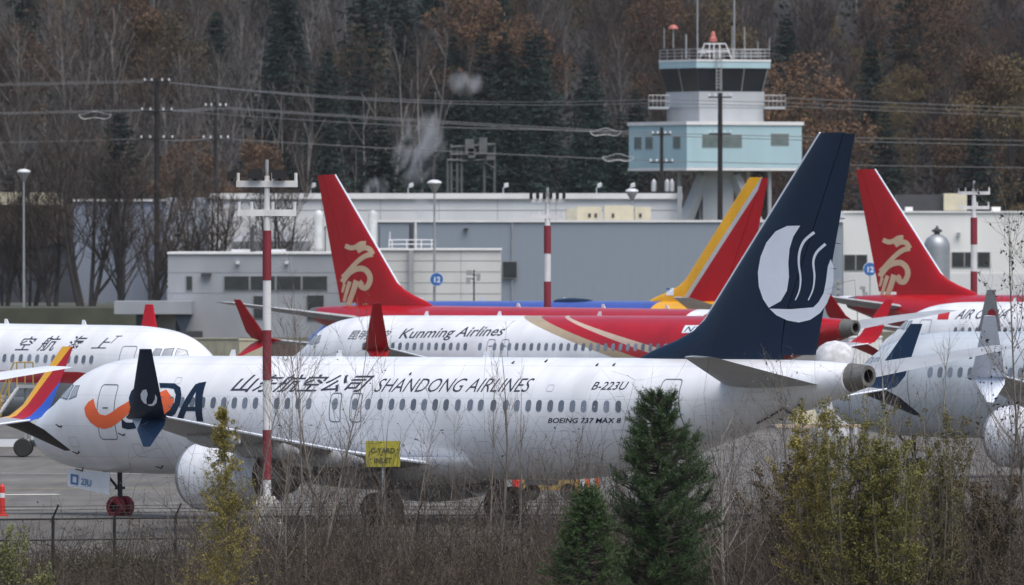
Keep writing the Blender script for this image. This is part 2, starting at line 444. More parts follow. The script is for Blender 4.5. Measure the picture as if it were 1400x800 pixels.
class Plane:
    """one parked jet: root Empty plus parts; also maps photo pixels to points on its skin"""
    def __init__(s, name, label, nose, ang, dz=0.0, bank=0.0, tilt=0.004, cat='airplane'):
        s.root = bpy.data.objects.new(name, None); col.objects.link(s.root); tag(s.root, label, cat, 'parked jet airliners')
        s.mat = Matrix.Translation((nose[0], nose[1], dz)) @ Matrix.Rotation(ang, 4, 'Z') @ Matrix.Translation((19.6, 0, 1.5)) @ Matrix.Rotation(-tilt, 4, 'Y') @ Matrix.Rotation(bank, 4, 'X') @ Matrix.Translation((-19.6, 0, -1.5))
        s.root.matrix_world = s.mat; s.inv = s.mat.inverted()
        s.k = 0
    def ray(s, u, v):
        o = s.inv @ Vector((0, 0, CH)); p = s.inv @ px(u, v, 400.0)
        return o, p - o
    def at(s, u, v, side):
        o, d = s.ray(u, v); Y = 1.8 * side
        for _ in range(12):
            t = (Y - o.y) / d.y; q = o + d * t; Y = .5 * Y + .5 * side * surf_y(q.x, q.z)
        return q.x, q.z
    def fin_at(s, u, v, y=0.0):
        o, d = s.ray(u, v); t = (y - o.y) / d.y; q = o + d * t; return q.x, q.z
    def part(s, name, me, mat, parent=None, loc=None):
        return link(name, me, parent or s.root, mat, loc, obj_mat=True)
    def decal(s, name, mat, bm, fn, parent=None):
        project_2d(bm, fn)
        me = bpy.data.meshes.new(name); bm.to_mesh(me); bm.free()
        return link(name, me, parent or s.fus, mat)
    def poly_bm(s, polys):
        bm = bmesh.new()
        for p in polys: bm.faces.new([bm.verts.new((a, b, 0)) for a, b in p])
        bmesh.ops.triangulate(bm, faces=bm.faces[:])
        return bm
    def skin_poly(s, name, mat, polys_px, side, off=.006):
        bm = s.poly_bm([[s.at(u, v, side) for u, v in p] for p in polys_px])
        return s.decal(name, mat, bm, lambda x, z: on_skin(x, z, side, off))
    def fin_poly(s, name, mat, polys_px, side, off=.008):
        bm = s.poly_bm([[s.fin_at(u, v, side * .2) for u, v in p] for p in polys_px])
        return s.decal(name, mat, bm, lambda x, z: Vector((x, side * (fin_y(x, z) + off), z)), s.fin)
    def text(s, body, mat, a, b, top, side, shear=0.0, bold=0.0, off=.006, name='lettering'):
        """letters from photo point a (baseline start) to b (baseline end), as tall as photo row top"""
        c = bpy.data.curves.new('t', 'FONT'); c.body = body; c.size = 1; c.shear = shear; c.offset = bold; c.resolution_u = 3
        o = bpy.data.objects.new('t', c); col.objects.link(o); bpy.context.view_layer.update()
        me = bpy.data.meshes.new_from_object(o.evaluated_get(bpy.context.evaluated_depsgraph_get()))
        bpy.data.objects.remove(o); bpy.data.curves.remove(c)
        xs = [v.co.x for v in me.vertices]; ys = [v.co.y for v in me.vertices]
        x0, x1, y0, y1 = min(xs), max(xs), min(ys), max(ys)
        A, B, T = s.at(*a, side), s.at(*b, side), s.at(a[0], top, side)
        bm = bmesh.new(); bm.from_mesh(me); bpy.data.meshes.remove(me)
        for v in bm.verts:
            u, w = (v.co.x - x0) / (x1 - x0), (v.co.y - y0) / (y1 - y0)
            v.co = (A[0] + (B[0] - A[0]) * u, A[1] + (B[1] - A[1]) * u + (T[1] - A[1]) * w, 0)
        return s.decal(name, mat, bm, lambda x, z: on_skin(x, z, side, off))
    def body(s, fus, wing, fin, rudder, winglet, nac, stab=None, cone=None, lead=None, low=None, gear=True, cover=None, low2=None):
        s.fus = s.part('fuselage', G['fuselage'], fus)
        for sd in (-1, 1):
            s.part('trailing_edge', G['te', sd], m_whiteprint, s.part('wing', G['wing', sd], wing))
            for f in G['fairing', sd]: s.part('flap_fairing', f, wing)
            w = s.part('winglet', G['winglet', sd][0], winglet); s.part('lower_blade', G['winglet', sd][1], (low if sd < 0 or low2 is None else low2) or winglet, w)
            if sd == -1: s.wl = w
            s.part('stabilizer', G['stab', sd], stab or m_greywing)
            e = s.part('engine', G['nacelle'], nac, loc=(12.9, 4.83 * sd, 1.66))
            s.part('inlet_lip', G['lip'], m_bare, e, (-.004, 0, 0)).scale = (1, 1.004, 1.004)
            s.part('fan', G['fan'], cover or m_dark, e); s.part('exhaust_nozzle', G['core'], m_apu, e)
            m = MB().rings([[(14.2, 4.83 * sd - w_, 2.72), (15.2, 4.83 * sd - .16, 2.78), (18.2, 4.83 * sd, 2.2), (15.2, 4.83 * sd + .16, 2.78), (14.2, 4.83 * sd + w_, 2.72)] for w_ in (.05,)] +
                           [[(15.0, 4.83 * sd - .1, 2.4), (16., 4.83 * sd - .16, 2.3), (18.4, 4.83 * sd, 1.9), (16., 4.83 * sd + .16, 2.3), (15.0, 4.83 * sd + .1, 2.4)]])
            s.part('pylon', m.mesh('pylon'), nac)
        s.fin = s.part('fin', G['fin'], fin); s.part('rudder', G['rudder'], rudder, s.fin)
        if lead: s.part('leading_edge', G['leading'], lead, s.fin)
        c = s.part('tail_cone', G['cone'], cone or m_apu); s.part('exhaust_hole', G['hole'], m_black, c)
        for x in (9.5, 14.6, 21.5): s.part('antenna', G['blade'], m_white, loc=(x, 0, 5.49)).scale = (.75, .75, .62)
        if gear:
            for sd in (-1, 1):
                g = s.part('main_gear', MB().tube([(19.6, 2.4 * sd, 2.3), (19.6, 2.86 * sd, .56)], .13, 10).tube([(19.6, 2.4 * sd, .56), (19.6, 3.32 * sd, .56)], .09, 8).tube([(18.3, 2.2 * sd, 2.1), (19.55, 2.8 * sd, .95)], .06, 6).mesh('gear_leg'), m_dark)
                for y in (2.52, 3.2):
                    w = s.part('wheel', G['mainwheel'], m_rubber, g, (19.6, y * sd, .56)); w.rotation_euler = (0, 0, R(90))
            g = s.part('nose_gear', MB().tube([(4.05, 0, 1.7), (4.05, 0, .36)], .085, 10).tube([(4.05, -.32, .36), (4.05, .32, .36)], .06, 8).tube([(3.2, 0, 1.62), (4.0, 0, .95)], .045, 6).tube([(4.05, -.2, 1.0), (4.05, .2, 1.0)], .05, 6).mesh('gear_leg'), m_dark)
            for y in (-.2, .2):
                w = s.part('wheel', G['nosewheel'], m_redcover if cover is not None else m_rubber, g, (4.05, y, .36)); w.rotation_euler = (0, 0, R(90))
                if cover is not None: w.scale = (1.35, 1.12, 1.05)
        return s
    def windows(s, side, xs, frame=True):
        for x in xs:
            if x < 24.5: w = s.part('cabin_window', G['window', side], m_glass, loc=(x, 0, 0))
            else:   # the body tapers here: each pane follows the skin where it sits
                w = s.part('cabin_window', MB().add(*skin_plate(x, WZ, rounded(.25, .38, .115), side, .008)).mesh('cabin_window'), m_glass)
            if frame and x < 24.5: s.part('window_frame', G['frame', side], m_white, w)
    def door(s, side, x, z, w, h, shear=0.0):
        m = ring_plate(x, z, w, h, .14, .038, side, .005, shear)
        d = s.part('door', m.mesh('door'), m_seal)
        hnd = MB(); hnd.add([on_skin(x + a, z + b, side, .008) for a, b in ((-.16, .12), (.12, .12), (.12, .17), (-.16, .17))], [(0, 1, 2, 3)])
        s.part('handle', hnd.mesh('handle'), m_seal, d)
    def cockpit(s, side):
        """side panes and windscreen, dark frames over pale blinds"""
        P = [[(2.62, 4.06), (3.12, 4.02), (3.16, 4.50), (2.78, 4.56)], [(3.20, 4.02), (3.66, 4.14), (3.58, 4.52), (3.24, 4.50)], [(1.98, 4.06), (2.54, 4.06), (2.70, 4.55), (2.36, 4.45)]]
        for q in P:
            cx = sum(a for a, b in q) / 4; cz = sum(b for a, b in q) / 4
            bm = s.poly_bm([q]); pane = s.decal('cockpit_window', m_seal, bm, lambda x, z: on_skin(x, z, side, .006), s.root)
            k = .84
            bm = s.poly_bm([[(cx + (a - cx) * k, cz + (b - cz) * k) for a, b in q]])
            s.decal('pane', m_cglass, bm, lambda x, z: on_skin(x, z, side, .010), pane)
A = R(44.7)
ANG_L = -A                 # nose to the left and away from the camera
ANG_R = math.pi - A        # nose to the right and towards the camera

# ------------------------------------------------------------------ ground, apron, hill
def grid_mesh(name, xs, ys, zf):
    vs = [(x, y, zf(x, y)) for y in ys for x in xs]; nx = len(xs)
    fs = [(j * nx + i, j * nx + i + 1, (j + 1) * nx + i + 1, (j + 1) * nx + i) for j in range(len(ys) - 1) for i in range(nx - 1)]
    me = bpy.data.meshes.new(name); me.from_pydata(vs, [], fs); me.update()
    me.polygons.foreach_set('use_smooth', [True] * len(me.polygons)); return me
def kerb_y(x): return 356.0 + x * 1.05 if x < 4 else 360.2 + (x - 4) * .25
def apron_cover(x, y): return y > kerb_y(x) + .1 and y < 1000

def ground_material():
    m, nt, N, L, b = nodes_of('earth_and_grass')
    tc = N.new('ShaderNodeTexCoord')
    n1 = N.new('ShaderNodeTexNoise'); n1.inputs['Scale'].default_value = .25; n1.inputs['Detail'].default_value = 8; L.new(tc.outputs['Object'], n1.inputs['Vector'])
    n2 = N.new('ShaderNodeTexNoise'); n2.inputs['Scale'].default_value = 6; n2.inputs['Detail'].default_value = 5; L.new(tc.outputs['Object'], n2.inputs['Vector'])
    r1 = N.new('ShaderNodeValToRGB'); e = r1.color_ramp.elements; e[0].position = .38; e[0].color = (.052, .040, .030, 1); e[1].position = .62; e[1].color = (.085, .088, .036, 1)
    L.new(n1.outputs['Fac'], r1.inputs[0])
    r2 = N.new('ShaderNodeMapRange'); r2.inputs['To Min'].default_value = .6; r2.inputs['To Max'].default_value = 1.4; L.new(n2.outputs['Fac'], r2.inputs['Value'])
    s = N.new('ShaderNodeVectorMath'); s.operation = 'SCALE'; L.new(r1.outputs[0], s.inputs[0]); L.new(r2.outputs[0], s.inputs['Scale']); L.new(s.outputs[0], b.inputs['Base Color'])
    b.inputs['Roughness'].default_value = .95
    bp = N.new('ShaderNodeBump'); bp.inputs['Strength'].default_value = .6; L.new(n2.outputs['Fac'], bp.inputs['Height']); L.new(bp.outputs[0], b.inputs['Normal'])
    return m
def apron_material():
    m, nt, N, L, b = nodes_of('apron_asphalt')
    tc = N.new('ShaderNodeTexCoord')
    def noise(sc, det, mp=None):
        n = N.new('ShaderNodeTexNoise'); n.inputs['Scale'].default_value = sc; n.inputs['Detail'].default_value = det
        if mp:
            q = N.new('ShaderNodeMapping'); q.inputs['Scale'].default_value = mp; L.new(tc.outputs['Object'], q.inputs[0]); L.new(q.outputs[0], n.inputs['Vector'])
        else: L.new(tc.outputs['Object'], n.inputs['Vector'])
        return n.outputs['Fac']
    br = N.new('ShaderNodeTexBrick'); br.offset = 0; br.inputs['Scale'].default_value = 1; br.inputs['Brick Width'].default_value = 7.5; br.inputs['Row Height'].default_value = 9.0
    br.inputs['Mortar Size'].default_value = .06; br.inputs['Color1'].default_value = (.105, .097, .087, 1); br.inputs['Color2'].default_value = (.122, .113, .100, 1); br.inputs['Mortar'].default_value = (.085, .078, .07, 1)
    mp = N.new('ShaderNodeMapping'); mp.inputs['Rotation'].default_value = (0, 0, R(12)); L.new(tc.outputs['Object'], mp.inputs[0]); L.new(mp.outputs[0], br.inputs['Vector'])
    a = noise(.12, 6); c = noise(1.5, 8, (1, .08, 1))
    mr = N.new('ShaderNodeMapRange'); mr.inputs['From Min'].default_value = .3; mr.inputs['From Max'].default_value = .7; mr.inputs['To Min'].default_value = .72; mr.inputs['To Max'].default_value = 1.22; L.new(a, mr.inputs['Value'])
    m3 = N.new('ShaderNodeMapRange'); m3.inputs['From Min'].default_value = .35; m3.inputs['From Max'].default_value = .65; m3.inputs['To Min'].default_value = .85; m3.inputs['To Max'].default_value = 1.12; L.new(c, m3.inputs['Value'])
    pr = N.new('ShaderNodeMath'); pr.operation = 'MULTIPLY'; L.new(mr.outputs[0], pr.inputs[0]); L.new(m3.outputs[0], pr.inputs[1])
    s = N.new('ShaderNodeVectorMath'); s.operation = 'SCALE'; L.new(br.outputs['Color'], s.inputs[0]); L.new(pr.outputs[0], s.inputs['Scale']); L.new(s.outputs[0], b.inputs['Base Color'])
    b.inputs['Roughness'].default_value = .8
    return m
m_earth = ground_material(); m_apron = apron_material()
xs = [-3000, -1500, -700, -300, -150] + [-80 + 4 * i for i in range(41)] + [150, 300, 700, 1500, 3000]
ys = [-400, 0, 150, 240] + [270 + 3 * i for i in range(60)] + [460, 480, 520, 560, 620, 700, 740, 780, 900, 1000, 1010, 1100, 1250, 1500, 2500, 5000, 9000]
tag(link('ground', grid_mesh('ground', xs, ys, lambda x, y: gz(x, y) - (.10 if y < 1005 else 0) * smooth((y - kerb_y(x)) / 2)), None, m_earth), 'rough grassy ground round the airfield', 'ground', kind='structure')
ax = [-400, -200, -120] + [-80 + 4 * i for i in range(41)] + [120, 200, 400]
ts = [0, .004, .01, .02, .04, .06, .1, .15, .2, .3, .4, .5, .6, .8, 1]
def apron_grid():
    vs = []; 
    for t in ts:
        for x in ax:
            y0 = kerb_y(max(-80, min(80, x))); y = y0 + (1000 - y0) * t; vs.append((x, y, gz(x, y) + .006))
    nx = len(ax); fs = [(j * nx + i, j * nx + i + 1, (j + 1) * nx + i + 1, (j + 1) * nx + i) for j in range(len(ts) - 1) for i in range(nx - 1)]
    me = bpy.data.meshes.new('apron'); me.from_pydata(vs, [], fs); me.update(); return me
tag(link('apron', apron_grid(), None, m_apron), 'grey concrete parking apron under the jets', 'apron', kind='structure')
m_line = M('faded_line_paint', (.50, .49, .45), .8, 0, .35, 1.5)
m_yline = M('faded_yellow_paint', (.42, .34, .14), .8, 0, .35, 1.5)
def painted(name, pts, w, mat, label, z=.012):
    m = MB()
    for a, b in zip(pts, pts[1:]):
        a, b = Vector((*a, 0)), Vector((*b, 0)); n = int((b - a).length / 3) + 1; d = (b - a).normalized(); s = Vector((-d.y, d.x, 0)) * w / 2
        q = []
        for i in range(n + 1):
            p = a.lerp(b, i / n); q += [(*(p - s).xy, gz(p.x, p.y) + z), (*(p + s).xy, gz(p.x, p.y) + z)]
        m.add(q, [(2 * i, 2 * i + 1, 2 * i + 3, 2 * i + 2) for i in range(n)])
    return tag(m.build(name, mat), label, 'marking', kind='structure')
m_kerb = M('kerb_concrete', (.33, .32, .29), .9, 0, .3, 2)
km = MB()
kx = [-60 + 2 * i for i in range(61)]
for a, b in zip(kx, kx[1:]):
    p = [(a, kerb_y(a)), (b, kerb_y(b))]
    km.add([(a, p[0][1] - .15, gz(a, p[0][1]) - .1), (b, p[1][1] - .15, gz(b, p[1][1]) - .1), (b, p[1][1] - .15, gz(b, p[1][1]) + .12), (a, p[0][1] - .15, gz(a, p[0][1]) + .12),
            (a, p[0][1] + .1, gz(a, p[0][1]) + .12), (b, p[1][1] + .1, gz(b, p[1][1]) + .12), (a, p[0][1] + .1, gz(a, p[0][1]) - .05), (b, p[1][1] + .1, gz(b, p[1][1]) - .05)], [(0, 1, 2, 3), (3, 2, 5, 4), (4, 5, 7, 6)])
tag(km.build('kerb', m_kerb), 'pale concrete kerb along the edge of the apron', 'kerb', kind='structure')
painted('taxi_marking', [(-40, 415), (-6, 402)], .25, m_line, 'faded white line on the apron by the nose of the nearest jet')
painted('taxi_marking', [(-40, 436), (-4, 440)], .3, m_yline, 'worn yellow line across the apron')
painted('taxi_marking', [(-40, 470), (0, 462)], .3, m_line, 'distant pale line across the apron')
painted('taxi_marking', [(-18.6, 428), (-16.6, 428.6)], 1.2, m_line, 'short worn white patch of paint on the apron')

def hill_z(x, y):
    t = max(0.0, y - 1390)
    return -.5 + .125 * t + 3.0 * math.sin(x * .02 + 1) * smooth(t / 100) + 2 * math.sin(y * .03 + x * .011) * smooth(t / 60)
m_hill = M('leaf_litter', (.016, .014, .012), .95, 0, .4, .08)
tag(link('hill', grid_mesh('hill', [-1200, -600, -300] + [-200 + 20 * i for i in range(21)] + [300, 600, 1200], [1390 + 25 * i for i in range(40)], hill_z), None, m_hill), 'wooded hillside rising behind the airfield', 'hill', kind='structure')

# ------------------------------------------------------------------ the parked jets
def windows_x(x0=7.1, x1=31.2, skip=()): 
    r = []; x = x0
    while x < x1:
        if not any(abs(x - s_) < .3 for s_ in skip): r.append(x)
        x += .508
    return r
def stroke(pts, w0, w1):
    """polyline -> closed outline of changing width (pixels)"""
    n = len(pts); Lf, Rt = [], []
    for i, (x, y) in enumerate(pts):
        a, b = pts[max(0, i - 1)], pts[min(n - 1, i + 1)]; dx, dy = b[0] - a[0], b[1] - a[1]; l = math.hypot(dx, dy) or 1
        w = (w0 + (w1 - w0) * i / (n - 1)) / 2; Lf.append((x - dy / l * w, y + dx / l * w)); Rt.append((x + dy / l * w, y - dx / l * w))
    return [[Lf[i], Lf[i + 1], Rt[i + 1], Rt[i]] for i in range(n - 1)]
def spline(pts, k=4):
    out = []
    for i in range(len(pts) - 1):
        p0, p1, p2, p3 = pts[max(0, i - 1)], pts[i], pts[i + 1], pts[min(len(pts) - 1, i + 2)]
        for j in range(k):
            t = j / k; out.append(tuple(.5 * (2 * b + (c - a) * t + (2 * a - 5 * b + 4 * c - d) * t * t + (3 * b - a - 3 * c + d) * t**3) for a, b, c, d in zip(p0, p1, p2, p3)))
    return out + [pts[-1]]
def strip(polys):  # one smooth outline from stroke quads
    return [[p[0] for p in polys] + [polys[-1][1]] + [polys[-1][2]] + [p[3] for p in reversed(polys)]]

# 1. the nearest jet, navy tail
P1 = Plane('airliner', 'nearest jet, white with a navy tail, navy winglets and an orange swoosh on its nose', (-16.18, 399.7), ANG_L, 0, .0165)
P1.body(m_white, m_greywing, m_navy, m_navy, m_navy, m_white, lead=m_whiteprint, low=livery('navy_grey_blade', (.30, .34, .40), [(NAVY, [(1, .55, -25.2)])], .35, .05), cover=m_dark, low2=m_navy)
X0 = P1.at(276.6, 555, -1)[0]
P1.windows(-1, [X0 + .508 * k for k in range(-6, 12) if k not in (11,)] + [P1.at(u, 553, -1)[0] for u in (457.9, 485, 502.9, 519.7, 535.4, 550, 565.3, 580, 595, 610, 626.1, 642.9, 657.4, 674.7, 691.7, 707, 722.6, 737, 752.6, 767.5, 782.9, 798.3, 813.8, 829.4, 845.5)])
d1 = P1.at(146, 545, -1); P1.door(-1, d1[0], 3.63, .92, 1.88)
d2 = P1.at(914, 548, -1); P1.door(-1, d2[0], 3.95, .86, 1.85)
for u in (458, 486): q = P1.at(u, 557, -1); P1.door(-1, q[0], 3.86, .55, .98)
P1.cockpit(-1)
P1.text('山东航空公司', m_txt, (314, 536.5), (503, 536.5), 512, -1, .45, .012)
P1.text('SHANDONG AIRLINES', m_txt, (511, 536), (724, 536), 517.5, -1, .35, -.004)
P1.text('B-223U', m_txt, (808, 533), (856.5, 533), 522, -1, .25, .004)
P1.text('BOEING 737 MAX 8', m_navy, (749, 578.5), (850, 578.5), 571.5, -1, .3, .014)
z3 = lambda p: [(x / 5, y / 5 + 460) for x, y in p]; z4 = lambda p: [(x / 4 + 30, y / 4 + 500) for x, y in p]
P1.skin_poly('swoosh', m_orange, [z3([(640, 425), (604, 448), (576, 488), (586, 540), (618, 588), (662, 620), (712, 632), (762, 620), (812, 586), (862, 542), (905, 502), (960, 462), (1010, 440), (1000, 405), (940, 418), (895, 432), (860, 455), (812, 482), (762, 520), (722, 541), (682, 532), (656, 492)])], -1, .006)
P1.skin_poly('swoosh', m_orange, [z4([(745, 150), (790, 130), (832, 186), (812, 250), (775, 285), (752, 230)])], -1, .006)
P1.skin_poly('lettering', m_navy, [z4([(655, 100), (625, 112), (598, 140), (585, 178), (590, 215), (605, 248), (640, 250), (660, 190)]), ], -1, .009)
P1.skin_poly('lettering', m_navy, [z4([(545, 290), (548, 340), (580, 348), (615, 345), (655, 330), (690, 300), (640, 288), (600, 312), (570, 310)])], -1, .009)
P1.skin_poly('lettering', m_navy, [z4([(752, 95), (835, 97), (868, 120), (874, 160), (864, 215), (840, 262), (808, 288), (768, 290), (785, 262), (812, 240), (835, 200), (842, 160), (832, 128), (800, 122), (757, 122)])], -1, .011)
P1.skin_poly('lettering', m_navy, [z4([(952, 100), (985, 98), (885, 288), (848, 290)])], -1, .011)
P1.skin_poly('lettering', m_navy, [z4([(965, 95), (1010, 88), (993, 305), (957, 303)])], -1, .013)
P1.skin_poly('lettering', m_navy, [z4([(900, 225), (962, 225), (960, 248), (888, 248)])], -1, .012)
z6 = lambda p: [(x / 2.4235 + 860, y / 2.4235 + 170) for x, y in p]
P1.fin_poly('emblem', m_whiteprint, [z6([(562, 336), (520, 337), (482, 355), (452, 392), (434, 438), (426, 490), (430, 538), (444, 580), (462, 608), (500, 586), (519, 552), (526, 506), (524, 460), (528, 412), (540, 372)])], -1)
P1.fin_poly('emblem', m_whiteprint, [z6([(464, 611), (530, 613), (600, 607), (616, 590), (632, 560), (640, 520), (646, 472), (655, 447), (664, 472), (664, 520), (656, 560), (641, 596), (620, 626), (590, 648), (555, 657), (520, 650), (486, 633)])], -1)
P1.fin_poly('emblem', m_whiteprint, (stroke(spline([z6([p])[0] for p in [(606, 358), (575, 386), (560, 422), (557, 462), (562, 510), (558, 550), (545, 583)]]), 4.0, 1.4)), -1)
P1.fin_poly('emblem', m_whiteprint, (stroke(spline([z6([p])[0] for p in [(640, 397), (613, 424), (602, 456), (605, 502), (600, 546), (585, 583)]]), 3.8, 1.4)), -1)
def winglet_poly(P, polys):
    zt = wing_z(16.8) + .45
    def yz(z): return -(17.3 + (z - zt) / (6.2 - zt) * .65) - .085
    out = []
    for p in polys:
        q = []
        for u, v in p:
            o, d = P.ray(u, v); y = -17.6
            for _ in range(5): r = o + d * ((y - o.y) / d.y); y = yz(r.z)
            q.append((r.x, y, r.z))
        out.append(q)
    m = MB()
    for q in out: m.add(q, [tuple(range(len(q)))])
    link('emblem', m.mesh('emblem'), P.wl, m_whiteprint)
winglet_poly(P1, [z3([(1000, 362), (975, 368), (960, 395), (965, 430), (985, 458), (1003, 462), (1000, 430), (1010, 395)]), z3([(1003, 466), (1040, 462), (1058, 430), (1060, 395), (1075, 420), (1070, 455), (1050, 474), (1025, 476)])])
# nose gear door with its printed number, chocks and tail details
dm = MB(); dm.add([(2.0, -.52, 1.62), (2.05, -.56, 1.05), (4.1, -.56, .80), (4.1, -.52, 1.55), (2.0, -.49, 1.62), (2.05, -.53, 1.05), (4.1, -.53, .80), (4.1, -.49, 1.55)], [(0, 1, 2, 3), (7, 6, 5, 4), (0, 4, 5, 1), (1, 5, 6, 2), (2, 6, 7, 3), (3, 7, 4, 0)])
gd = P1.part('gear_door', dm.mesh('gear_door'), m_white)
m_blue = M('blue_print', (.06, .16, .36), .5)
lm = MB(); lm.add([(2.22, -.572, 1.48), (2.22, -.585, 1.14), (2.58, -.585, 1.10), (2.58, -.572, 1.44), (2.29, -.574, 1.41), (2.29, -.582, 1.20), (2.51, -.582, 1.17), (2.51, -.574, 1.38)], [(0, 1, 5, 4), (1, 2, 6, 5), (2, 3, 7, 6), (3, 0, 4, 7)])
P1.part('badge', lm.mesh('badge'), m_blue, gd)
def flat_text(body, size, mat, name, parent, mw, bold=0.0, shear=0.0, align='LEFT'):
    c = bpy.data.curves.new('t', 'FONT'); c.body = body; c.size = size; c.offset = bold; c.shear = shear; c.align_x = align; c.resolution_u = 3
    o = bpy.data.objects.new('t', c); col.objects.link(o); bpy.context.view_layer.update()
    me = bpy.data.meshes.new_from_object(o.evaluated_get(bpy.context.evaluated_depsgraph_get()))
    bpy.data.objects.remove(o); bpy.data.curves.remove(c); me.transform(mw); me.materials.clear()
    return link(name, me, parent, mat)
flat_text('23U', .30, m_blue, 'lettering', gd, Matrix.Translation((2.72, -.585, 1.13)) @ Matrix.Rotation(R(7), 4, 'Y') @ Matrix.Rotation(R(88), 4, 'X'), .006)
# static ports, drain masts and tail skid marks on the underside
for (u, v), (u2, v2) in (((1035, 578), (1072, 557)), ((1072, 557), (1090, 566)), ((1066, 572), (1074, 577)), ((1092, 552), (1103, 565))):
    a, b = P1.at(u, v, -1), P1.at(u2, v2, -1)
    P1.part('drain_mast', MB().tube([on_skin(*a, -1, .03), on_skin((a[0] + b[0]) / 2, (a[1] + b[1]) / 2, -1, .06), on_skin(*b, -1, .03)], .028, 6).mesh('drain_mast'), m_dark)
for u, v in ((108, 618), (113, 640), (84, 583), (170, 594), (222, 637)):
    a = P1.at(u, v, -1); P1.part('sensor_probe', MB().tube([on_skin(*a, -1, 0), on_skin(a[0] + .02, a[1], -1, .1), on_skin(a[0] - .16, a[1] + .08, -1, .12)], [.035, .03, .018], 6).mesh('sensor_probe'), m_dark)

m_panel = M('panel_outline', (.42, .43, .46), .6)
for x_, z_, w_, h_ in ((3.4, 2.6, .5, .35), (6.6, 2.35, .45, .45), (7.9, 2.9, .3, .25), (10.6, 2.5, .6, .5), (23.2, 2.6, .55, .4), (25.4, 2.4, .4, .4), (27.0, 3.05, .35, .3), (29.4, 3.0, .6, .45), (31.0, 3.3, .4, .3), (35.0, 4.6, .5, .3), (26.2, 4.55, .3, .22), (8.6, 4.7, .3, .22)):
    P1.part('access_panel', ring_plate(x_, z_, w_, h_, .05, .018, -1, .005).mesh('access_panel'), m_panel)
for z_ in (7.6, 8.4, 9.2, 10.0, 10.8, 11.5, 12.1): P1.part('static_wick', MB().tube([(fin_te(z_) - .02, 0, z_), (fin_te(z_) + .22, 0, z_ - .03)], .012, 4).mesh('static_wick'), m_dark, P1.fin)
for u, v in ((700, 497), (745, 495), (815, 500), (838, 500), (560, 512)):
    a = P1.at(u, v, -1); P1.part('sensor_probe', MB().tube([on_skin(*a, -1, 0), on_skin(a[0] + .12, a[1] + .01, -1, .07)], [.03, .02], 6).mesh('sensor_probe'), m_dark)

# 2. white jet with a red rear body behind it
B_NOSE = (-11.1, 588.0)
P2 = Plane('airliner', 'white jet with a red rear body, gold stripes and red winglets behind the nearest jet', B_NOSE, ANG_L)
def half(P, p, q, sgn):
    a, b = P.at(*p, -1), P.at(*q, -1); dx, dz = b[0] - a[0], b[1] - a[1]
    n = (-dz, dx); c = -(n[0] * a[0] + n[1] * a[1])
    if n[0] < 0: n = (-n[0], -n[1]); c = -c
    return (n[0] * sgn, n[1] * sgn, c * sgn)
g1 = half(P2, (728.6, 443), (828.6, 485.7), 1); g2 = half(P2, (748.6, 440), (861, 485.7), 1)
g3 = half(P2, (781, 440), (876, 478.6), 1); g4 = half(P2, (791, 440), (890, 473), 1)
m_kun = livery('white_red_gold_livery', WHITE, [((.42, .33, .22), [g1]), (RED, [g2]), ((.55, .42, .33), [g3]), (RED, [g4])])
P2.body(m_kun, m_greywing, m_red, m_red, m_red, m_red, stab=m_greywing, lead=m_whiteprint)
P2.windows(-1, windows_x(7.1, 31, (14.7, 15.7)), False)
for u in (670.5, 689.5): q = P2.at(u, 477, -1); P2.door(-1, q[0], 3.86, .55, .98)
P2.cockpit(-1)
P2.text('昆明航空', m_txt, (475, 464.5), (532, 464), 451.5, -1, .3, .004)
P2.text('Kunming Airlines', m_txt, (543.6, 467.2), (686, 463.2), 449.5, -1, .32, .009)
P2.skin_poly('number_patch', m_whiteprint, [[(932, 455.5), (966, 454), (970, 444.5), (937, 445)]], -1)
P2.text('N20', m_txt, (935, 454), (962, 453.5), 446.5, -1, .2, .01, .010)

# 3. jet with a blue body and striped tail, nose left
P3 = Plane('airliner', 'jet with a blue body and a yellow, silver and red striped tail', (15.0 - 38.4 * .711, 682 + 38.4 * .703), ANG_L)
LEa = (36.85 - 32.05) / (12.72 - 7.2); LEc = 32.05 - LEa * 7.2       # leading edge X = LEa*Z + LEc
YEL = (.80, .40, .015); SIL = (.50, .50, .50); BLU = (.045, .085, .36)
m_blue3 = livery('blue_yellow_livery', BLU, [(YEL, [(1, 0, -30.0)])])
m_fin3 = livery('striped_tail_livery', RED, [(SIL, [(-1, LEa, LEc + 1.38)]), (YEL, [(-1, LEa, LEc + 1.0)])], .35, .05)
P3.body(m_blue3, m_greywing, m_fin3, m_red, m_red, m_white, stab=m_white)
P3.fin_poly('flag', m_whiteprint, [[(908, 394), (919, 394), (922, 404), (911, 404)]], -1)
P3.fin_poly('flag', m_blue, [[(908, 394), (913, 394), (914.5, 399), (909.5, 399)]], -1, .012)
P3.part('antenna_dome', MB().rings([[(x, w * math.cos(a), 5.42 + h * max(0, math.sin(a))) for a in [math.pi * k / 8 for k in range(9)]] for x, w, h in ((20.6, .05, .02), (21.3, .5, .22), (22.4, .55, .27), (23.6, .45, .2), (24.4, .05, .02))]).mesh('antenna_dome', 50), m_navy)

